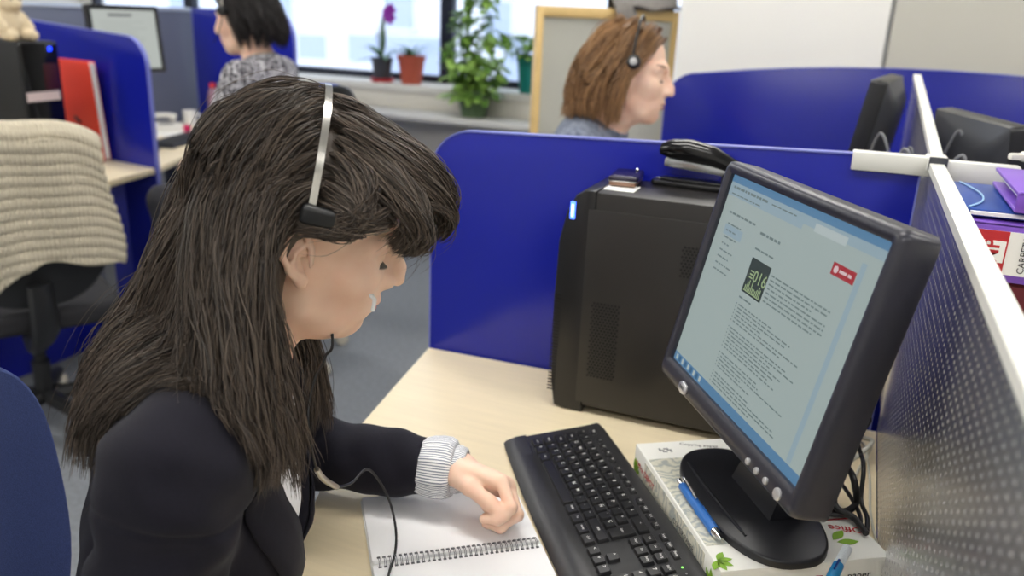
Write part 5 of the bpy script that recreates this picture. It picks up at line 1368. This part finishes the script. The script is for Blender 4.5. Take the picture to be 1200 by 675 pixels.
for i in range(NX+1):
    u = i/NX; y0_ = -.215+.43*u
    for j in range(NZ+1):
        y = y0_
        s = -.20+.66*j/NZ      # arc length: negative = over the front, positive = down the back
        L_s = .415+.05*u+.012*math.sin(u*9)
        if s > 0: s = s*L_s/.46
        if s < -.03: x, z = bdx_f if False else .075-.10*.1, tz-.012+(s+.03)
        elif s < .05: a = (s+.03)/.08*PI; x, z = .03+.045*math.cos(a), tz+.0+.028*math.sin(a)
        else: x, z = -.015-(s-.05)*.02, tz-(s-.05)
        rib = .0065*abs(math.sin((s*1.0)/.032*PI+.35*math.sin(u*11)))
        fold = .012*math.sin(u*13+1.2*s*4)*(.3+max(0, s)*1.6)
        sgn = -1 if s > .01 else (1 if s < -.01 else 0)
        if s > .05: y += -.028*min(1, (s-.05)/.3)*(1-u)**2-.10*min(1, (s-.05)/.36)*u**2*1.0
        z -= .055*abs(2*u-1)**3
        X = -.23+.045*(2*u-1)**2*.9+x-.10*(z-.5)*1+sgn*(rib+.006)+(fold if s > .06 else 0)-(.012 if s > .06 else 0)
        vs.append((X, y+.010*math.sin(s*14+u*3), z+(rib if sgn == 0 else 0)))
for i in range(NX):
    for j in range(NZ): a = i*(NZ+1)+j; fs.append((a, a+1, a+NZ+2, a+NZ+1))
o = tag(MB().add(vs, fs).build('knitted_cardigan', knit, mw=TC, smooth=80), 'cream chunky knitted cardigan draped over the black chair back', 'cardigan')
o.modifiers.new('s', 'SOLIDIFY').thickness = .008
# her own chair: blue cloth
bcl = mat('chair_cloth_blue', (62, 78, 132), .95, bump=.4, bscale=700, vary=.15, vscale=400)
CHX, CHY = pel[0]-Fw[0]*.06+.075, pel[1]-Fw[1]*.06+.03
CH1 = office_chair('blue cloth office chair behind the person in the navy blazer', CHX, CHY, hd+.15, bz=.535, bh=.46, bw=.46, pad=bcl, shell=bcl, rec=.06, seat_z=.355)

# ------------------------------------------------------------------ second person (brown bob)
ho2 = (-.5578, 2.1052, 1.264); hd2 = math.radians(6); F2 = np.array([math.cos(hd2), math.sin(hd2), 0]); R2 = np.array([math.sin(hd2), -math.cos(hd2), 0])
c72 = np.array(ho2)-F2*.10+[0, 0, -.140]; pel2 = c72-F2*.04+[0, 0, -.50]
sR, sL = c72+R2*.165+F2*.01+[0, 0, -.035], c72-R2*.165+F2*.01+[0, 0, -.035]
def rest_arm(sh, el, wr): return sh, np.asarray(el, float), np.asarray(wr, float)
eR = sR+F2*.10+R2*.04+[0, 0, -.25]; eL = sL+F2*.10-R2*.04+[0, 0, -.25]
wR = np.array([-.30, 1.96, DZ+.035]); wL = np.array([-.30, 2.22, DZ+.035])
def flat_hand(a, side):  # palm down; thumb towards the body's middle
    a = nrm(np.asarray(a)*[1, 1, 0]); r = np.array([-a[1], a[0], 0])*side; return a, r, np.array([0, 0, 1.])
W2 = make_body(ho2, .1578, .0471, -.1112, c72, hd2, pel2, sR, eR, wR, sL, eL, wL, flat_hand(wR-eR, 1), flat_hand(wL-eL, -1), s=.94)
lo2, hi2 = bbox(W2)
w2 = tag(sdf_mesh('person', W2.skin, lo2, hi2, .0035, sk1), 'person with a brown wavy bob and headset seated beyond the blue screen', 'person')
def cloth(W, g=.012, wr_=.96):
    def f(P):
        d = W.torso(P, g)
        for wh in 'RL':
            e_, w_ = (W.elR, W.wrR) if wh == 'R' else (W.elL, W.wrL)
            a = W.arm(P, wh, .010, wr_); s_ = (P-e_)@nrm(w_-e_); a = a+.002*np.sin(s_*80+P@np.array([20, 30, 10])); d = smin(d, a, .02)
        d = smin(d, np.maximum(W.neck(P, .010), (P-(W.c7+W.fw*.02+W.up*.035))@nrm(W.up+W.fw*.3)), .01)
        return np.maximum(d, -((P-(W.pelvis-W.up*.10))@W.up))
    return f
def trous(W):
    return lambda P: np.maximum(smin(W.leg(P, .010), ell(P, W.sp(.0), (.115, .168, .12), W.ax), .05), (P-W.sp(.12))@W.up)
jm = mat('grey_blue_print', (142, 150, 166), .9, vary_rgb=(92, 100, 118), vscale=70, bump=.2, bscale=600)
sdf_mesh('cardigan', cloth(W2), lo2, hi2, .0055, jm, w2); sdf_mesh('trousers', trous(W2), lo2, hi2, .009, mat('dark_trousers', (40, 40, 46), .85), w2)
def shoes(W, par):
    for a_ in (W.anR, W.anL): sdf_mesh('shoe', lambda P, a_=a_, W=W: np.maximum(chain(P, [a_+[0, 0, -.02], a_+W.F*.07+[0, 0, -.045], a_+W.F*.15+[0, 0, -.05]], [.042, .036, .03], .03), -(P[:, 2]-.003)), a_-.25, a_+.25, .007, BLACK, par)
shoes(W2, w2)
brow_lash(W2, w2, mat('brow_brown', (74, 54, 40), .5)); lips(W2, w2, mat('lip_rose', (196, 122, 108), .4), .002)
def bob(W, name, m, par, n=300, per=8, zend=-.115, ex=.118, ey=.100, th0=78, wav=.016, r=.0009, vol=.02, front=.072):
    col = lambda P: np.minimum(np.minimum(bounded(P, W.L2H((0, 0, 0)), .16, lambda q: np.minimum(ell(W.H2L(q), (-.008, 0, .048), (.098, .074, .090)), ell(W.H2L(q), (.0, 0, -.03), (.07, .064, .08)))), W.neck(P)), W.torso(P, .012))
    R = scalp(n, lambda p: p[:, 0] < front); th = np.degrees(np.arctan2(np.abs(R[:, 1]), R[:, 0]+.008)); top = np.clip((R[:, 2]-.10)/.04, 0, 1)
    th = np.clip(th0+(th-20)*(180-th0)/160, th0, 180); th = np.where(R[:, 0] > .02, np.clip(th0+RNG.random(n)*22, th0, 180), th)
    sg = np.where(R[:, 1]+RNG.normal(size=n)*.006 > -.01, 1, -1.)
    E = np.stack([-.028+ex*np.cos(np.radians(th)), ey*np.sin(np.radians(th))*sg, zend+.012*RNG.normal(size=n)], 1)
    nn = (R-[-.008, 0, .048])/np.array([.1, .076, .092])**2; nn /= np.linalg.norm(nn, axis=1, keepdims=True)
    tg = (E-R); tg[:, 2] *= .35; tg -= nn*(tg*nn).sum(1, keepdims=True); tg /= np.linalg.norm(tg, axis=1, keepdims=True)+1e-6
    P1 = R+tg*.06+nn*.022; P2 = E*[1.30, 1.24, 1]+[0, 0, .07]
    hh = lambda p: W.ho+p@W.HM.T*W.s
    G = push_out(bez(hh(R), hh(P1), hh(P2), hh(E), 20), col, (.003+vol*RNG.random(n))[:, None], 3)
    C = push_out(clumped(G, per, .011, wav, 1.6), col, .002, 2); pr_ = []; strands_mesh(pr_, C, r*(.8+.5*RNG.random(len(C))))
    np_mesh(name, pr_, [m], par)
    def ms(P):
        L = W.H2L(P); d = ell(L, (-.010, 0, .049), (.102, .078, .093))
        d = np.maximum(d, -(L[:, 2]-np.interp(L[:, 0], [-.12, -.06, -.02, .0, .03, .06, .075, .09], [-.06, -.055, -.035, .044, .044, .064, .09, .105])))
        return smin(d, np.maximum(ell(L, (-.045, 0, -.03), (.065, .072, .085)), -(L[:, 2]-zend-.03)), .02)
    sdf_mesh('hair_underlayer', ms, W.ho-.2, W.ho+.2, .005, m, par)
bob(W2, 'hair', mat('hair_brown', (176, 136, 94), .38, rand=.3, vary_rgb=(100, 72, 48)), w2, 300, 8)
def simple_headset(W, label, band, x0=.0, ry=.102, zt_=.155):
    hs = thing('headset', label, 'headset', basis(W.ho, W.HM[:, 0], W.HM[:, 1], W.HM[:, 2]) @ Matrix.Scale(W.s, 4))
    arc = [(x0+.004*math.sin(a), -ry*math.cos(a), .050+(zt_-.050)*math.sin(a)) for a in [PI*k/24 for k in range(25)]]
    MB().tube(arc, .0042, 8, flat=.5).build('headband', band, hs)
    for q in (-1, 1):
        MB().lathe([(.008, -.012), (.016, -.010), (.019, -.002), (.017, .008), (.010, .011)], 20, T=basis((x0+.004, (ry+.002)*q, .035), (1, 0, 0), (0, 0, 1), (0, -1, 0))).build('ear_cup', BLACK, hs)
    MB().lathe([(.007, 0), (.010, .001), (.009, .004), (.004, .005)], 16, T=basis((x0+.004, -ry-.014, .035), (1, 0, 0), (0, 0, 1), (0, -1, 0))).build('ear_disc', mat('disc_grey', (190, 190, 192), .3, metal=.6), hs, label='pale grey ear disc')
    MB().tube([(x0, .112, .03), (.05, .110, -.03), (.10, .07, -.07)], .002, 8, smooth=6).build('microphone_boom', BLACK, hs)
    return hs
simple_headset(W2, 'black telephone headset worn by the person with brown bob hair', BLACK, .012, zt_=.163)
W2chair = office_chair('black office chair under the person with brown bob hair', pel2[0]+.02, pel2[1], hd2, bz=.56, bh=.40, bw=.42, seat_z=pel2[2]-.165)

# ------------------------------------------------------------------ third person (short black hair, far left)
ho3 = atd(287, 24, 3.05); hd3 = math.radians(193); F3 = np.array([math.cos(hd3), math.sin(hd3), 0]); R3 = np.array([math.sin(hd3), -math.cos(hd3), 0])
c73 = ho3-F3*.085+[0, 0, -.165]; pel3 = c73-F3*.02+[0, 0, -.50]
sR, sL = c73+R3*.17+F3*.03+[0, 0, -.03], c73-R3*.17+F3*.03+[0, 0, -.03]
eL = atd(252, 155, 2.98); eR = sR+F3*.14+R3*.04+[0, 0, -.22]
wL = np.array([eL[0]-.16, eL[1]+.14, DZ+.04]); wR = np.array([eR[0]-.20, eR[1]-.05, DZ+.04]); eL[2] = max(eL[2], DZ+.06); eR[2] = max(eR[2], DZ+.06)
W3 = make_body(ho3, hd3, .12, .0, c73, hd3, pel3, sR, eR, wR, sL, eL, wL, flat_hand(wR-eR, 1), flat_hand(wL-eL, -1))
lo3, hi3 = bbox(W3)
w3 = tag(sdf_mesh('person', W3.skin, lo3, hi3, .0045, sk1), 'person with short black hair in a patterned blouse at the far left desk', 'person')
pm = bpy.data.materials.new('patterned_blouse'); pm.use_nodes = True; nt = pm.node_tree; bs = nt.nodes['Principled BSDF']; bs.inputs['Roughness'].default_value = .9
tc = nt.nodes.new('ShaderNodeTexCoord'); vo = nt.nodes.new('ShaderNodeTexVoronoi'); vo.inputs['Scale'].default_value = 66; vo.inputs['Randomness'].default_value = .4
cr = nt.nodes.new('ShaderNodeValToRGB'); cr.color_ramp.elements[0].position = .40; cr.color_ramp.elements[0].color = lin((44, 42, 50)); cr.color_ramp.elements[1].position = .62; cr.color_ramp.elements[1].color = lin((196, 194, 200))
mp = nt.nodes.new('ShaderNodeMapping'); mp.inputs['Rotation'].default_value = (.6, .5, .7)
nt.links.new(tc.outputs['Object'], mp.inputs['Vector']); nt.links.new(mp.outputs['Vector'], vo.inputs['Vector']); nt.links.new(vo.outputs['Distance'], cr.inputs['Fac']); nt.links.new(cr.outputs['Color'], bs.inputs['Base Color'])
sdf_mesh('blouse', cloth(W3, .014), lo3, hi3, .007, pm, w3); sdf_mesh('trousers', trous(W3), lo3, hi3, .011, mat('dark_trousers', (40, 40, 46), .85), w3); shoes(W3, w3)
bob(W3, 'hair', mat('hair_black', (40, 35, 36), .35, rand=.3, vary_rgb=(20, 17, 18)), w3, 240, 6, zend=-.085, ex=.105, ey=.092, th0=80, r=.0013)
simple_headset(W3, 'pale banded headset worn by the person with short black hair', mat('band_pale', (206, 200, 190), .3, metal=.6), .02, ry=.112, zt_=.172)
cc = pel3+F3*.06
office_chair('blue office chair with black shell under the person with short black hair', cc[0], cc[1], hd3-.35, bz=.68, bh=.46, bw=.46, pad=mat('chair_cloth_royal', (36, 66, 160), .9), seat_z=pel3[2]-.165, bdx=-.30, ba=.506)

# ------------------------------------------------------------------ plants on the sill
leafm = mat('leaf_green', (156, 190, 96), .5, rand=.35, vary_rgb=(98, 142, 60)); leafd = mat('leaf_dark', (64, 112, 58), .45, rand=.3, vary_rgb=(36, 78, 38)); stemm = mat('plant_stem', (104, 130, 70), .6)
def leaf(V, F, c, d, up, L, w, curl=.25):
    d = nrm(d); s = nrm(np.cross(d, up)); u = np.cross(s, d); o = len(V)
    for i in range(6):
        t = i/5; p = c+d*L*t-u*curl*L*t*t; ww = w*math.sin(PI*min(.97, t*.9+.06))**.8
        V += [tuple(p-s*ww+u*ww*.25), tuple(p), tuple(p+s*ww+u*ww*.25)]
    for i in range(5):
        for k in range(2): a = o+i*3+k; F.append((a, a+1, a+4, a+3))
def pot(t, r, h, m, name='pot'):
    MB().lathe([(.001, .002), (r*.72, 0), (r*.95, h*.82), (r*1.03, h*.83), (r*1.05, h), (r*.93, h), (r*.9, h*.86), (.002, h*.86)], 24).build(name, m, t)
    MB().lathe([(.001, h*.80), (r*.9, h*.84), (.001, h*.89)], 16).build('soil', mat('soil', (60, 46, 36), .95), t)
SZ = .931
def sillpoint(u, y=5.17): r_ = ray(u, 95); p = CAM+r_*y/r_[1]; return np.array([p[0], y, SZ])
# orchid
p = sillpoint(448, 5.13); t = thing('orchid_plant', 'purple flowering orchid in a dark pot with red saucer', 'plant', frame(p) @ Matrix.Scale(.86, 4))
MB().lathe([(.001, 0), (.085, 0), (.10, .03), (.092, .03), (.08, .008), (.001, .008)], 24).build('saucer', mat('saucer_red', (196, 40, 50), .4), t)
q = MB().lathe([(.001, .01), (.065, .01), (.085, .17), (.092, .17), (.092, .19), (.082, .19), (.08, .17), (.002, .165)], 24); q.build('pot', mat('pot_dark', (64, 66, 72), .5), t)
V, F = [], []
for a in np.linspace(0, 6.28, 8)[:-1]: leaf(V, F, np.array([0, 0, .17]), np.array([math.cos(a)*.9, math.sin(a)*.9, .8+.5*math.sin(a*3)]), (0, 0, 1), .24, .028, .6)
for a in (.5, 2., 3.6): leaf(V, F, np.array([0, 0, .17]), np.array([math.cos(a)*.25, math.sin(a)*.25, 1]), (math.cos(a), math.sin(a), .3), .34, .022, .15)
MB().add(V, F).build('leaves', leafd, t, smooth=80)
MB().tube([(0, 0, .17), (.02, -.01, .4), (.05, -.02, .56), (.045, -.02, .66)], [.006, .005, .004, .002], 6, smooth=5).build('stem', stemm, t)
V, F = [], []
for cz, cxx in ((.53, .075), (.50, .095), (.555, .10)):
    for a in np.linspace(0, 6.28, 6)[:-1]: leaf(V, F, np.array([cxx, -.03, cz]), np.array([math.cos(a), -.3, math.sin(a)]), (0, -1, 0), .055, .026, .2)
MB().add(V, F).build('flower', mat('petal_purple', (150, 40, 170), .5), t, smooth=80)
# terracotta pot
p = sillpoint(482, 5.13); t = thing('potted_plant', 'small spiky plant in a terracotta pot beside the orchid', 'plant', frame(p)); pot(t, .095, .19, mat('terracotta', (180, 84, 62), .7))
V, F = [], []
for k in range(16): a = k*2.4; leaf(V, F, np.array([0, 0, .17]), np.array([math.cos(a)*.8, math.sin(a)*.8, .5+.5*RNG.random()]), (0, 0, 1), .22, .010, .5)
MB().add(V, F).build('leaves', leafd, t, smooth=80)
# tall climbing plant on the casing ledge
p = sillpoint(556, 4.93); p[2] = .772; t = thing('climbing_plant', 'tall leafy climbing plant in front of the dark window post', 'plant', frame(p)); pot(t, .11, .17, mat('pot_green', (96, 120, 84), .6))
V, F = [], []; st = MB()
for k in range(9):
    a = k*.7; tall = (.35, .5, .75, .95, 1.05, .9, .6, .45, .3)[k]; x0, x1 = .05*math.cos(a), (.20 if tall < .6 else .10)*math.cos(a*1.7)
    pts = [(x0, .04*math.sin(a), .15), (x0+x1*.6, .05*math.sin(a*2)-.02, .15+tall*.35), (x1*.9+.03, .05*math.sin(a*3), .15+tall*.7), (x1+.06*(tall > .7), .06*math.sin(a), .15+tall)]
    st.tube(pts, [.006, .005, .004, .002], 6, smooth=5)
    for j in range(int(16+tall*26)):
        tt = .05+.95*RNG.random(); i = min(int(tt*3), 2); f = tt*3-i; c_ = np.array(pts[i])*(1-f)+np.array(pts[i+1])*f
        d_ = np.array([RNG.normal(), RNG.normal()*.7-.2, RNG.normal()*.5+.1]); leaf(V, F, c_, d_, (0, 0, 1), .10*(.7+.5*RNG.random()), .030, .35)
for j in range(110):
    a = RNG.random()*6.28; leaf(V, F, np.array([.15*math.cos(a)*RNG.random(), .10*math.sin(a), .10+.24*RNG.random()]), np.array([math.cos(a), math.sin(a)-.4, .1+.4*RNG.random()]), (0, 0, 1), .11, .032, .4)
st.build('stems', stemm, t); MB().add(V, F).build('leaves', leafm, t, smooth=80)
# teal pot
p = sillpoint(622, 5.12); t = thing('potted_plant', 'leafy plant in a teal pot at the edge of the framed screen', 'plant', frame(p)); pot(t, .10, .24, mat('pot_teal', (22, 128, 120), .4))
V, F = [], []
for k in range(46): a = k*2.4; leaf(V, F, np.array([.05*math.cos(a), .05*math.sin(a), .20+.14*RNG.random()]), np.array([math.cos(a), math.sin(a), .2+.8*RNG.random()]), (0, 0, 1), .11, .032, .5)
MB().add(V, F).build('leaves', leafm, t, smooth=80)
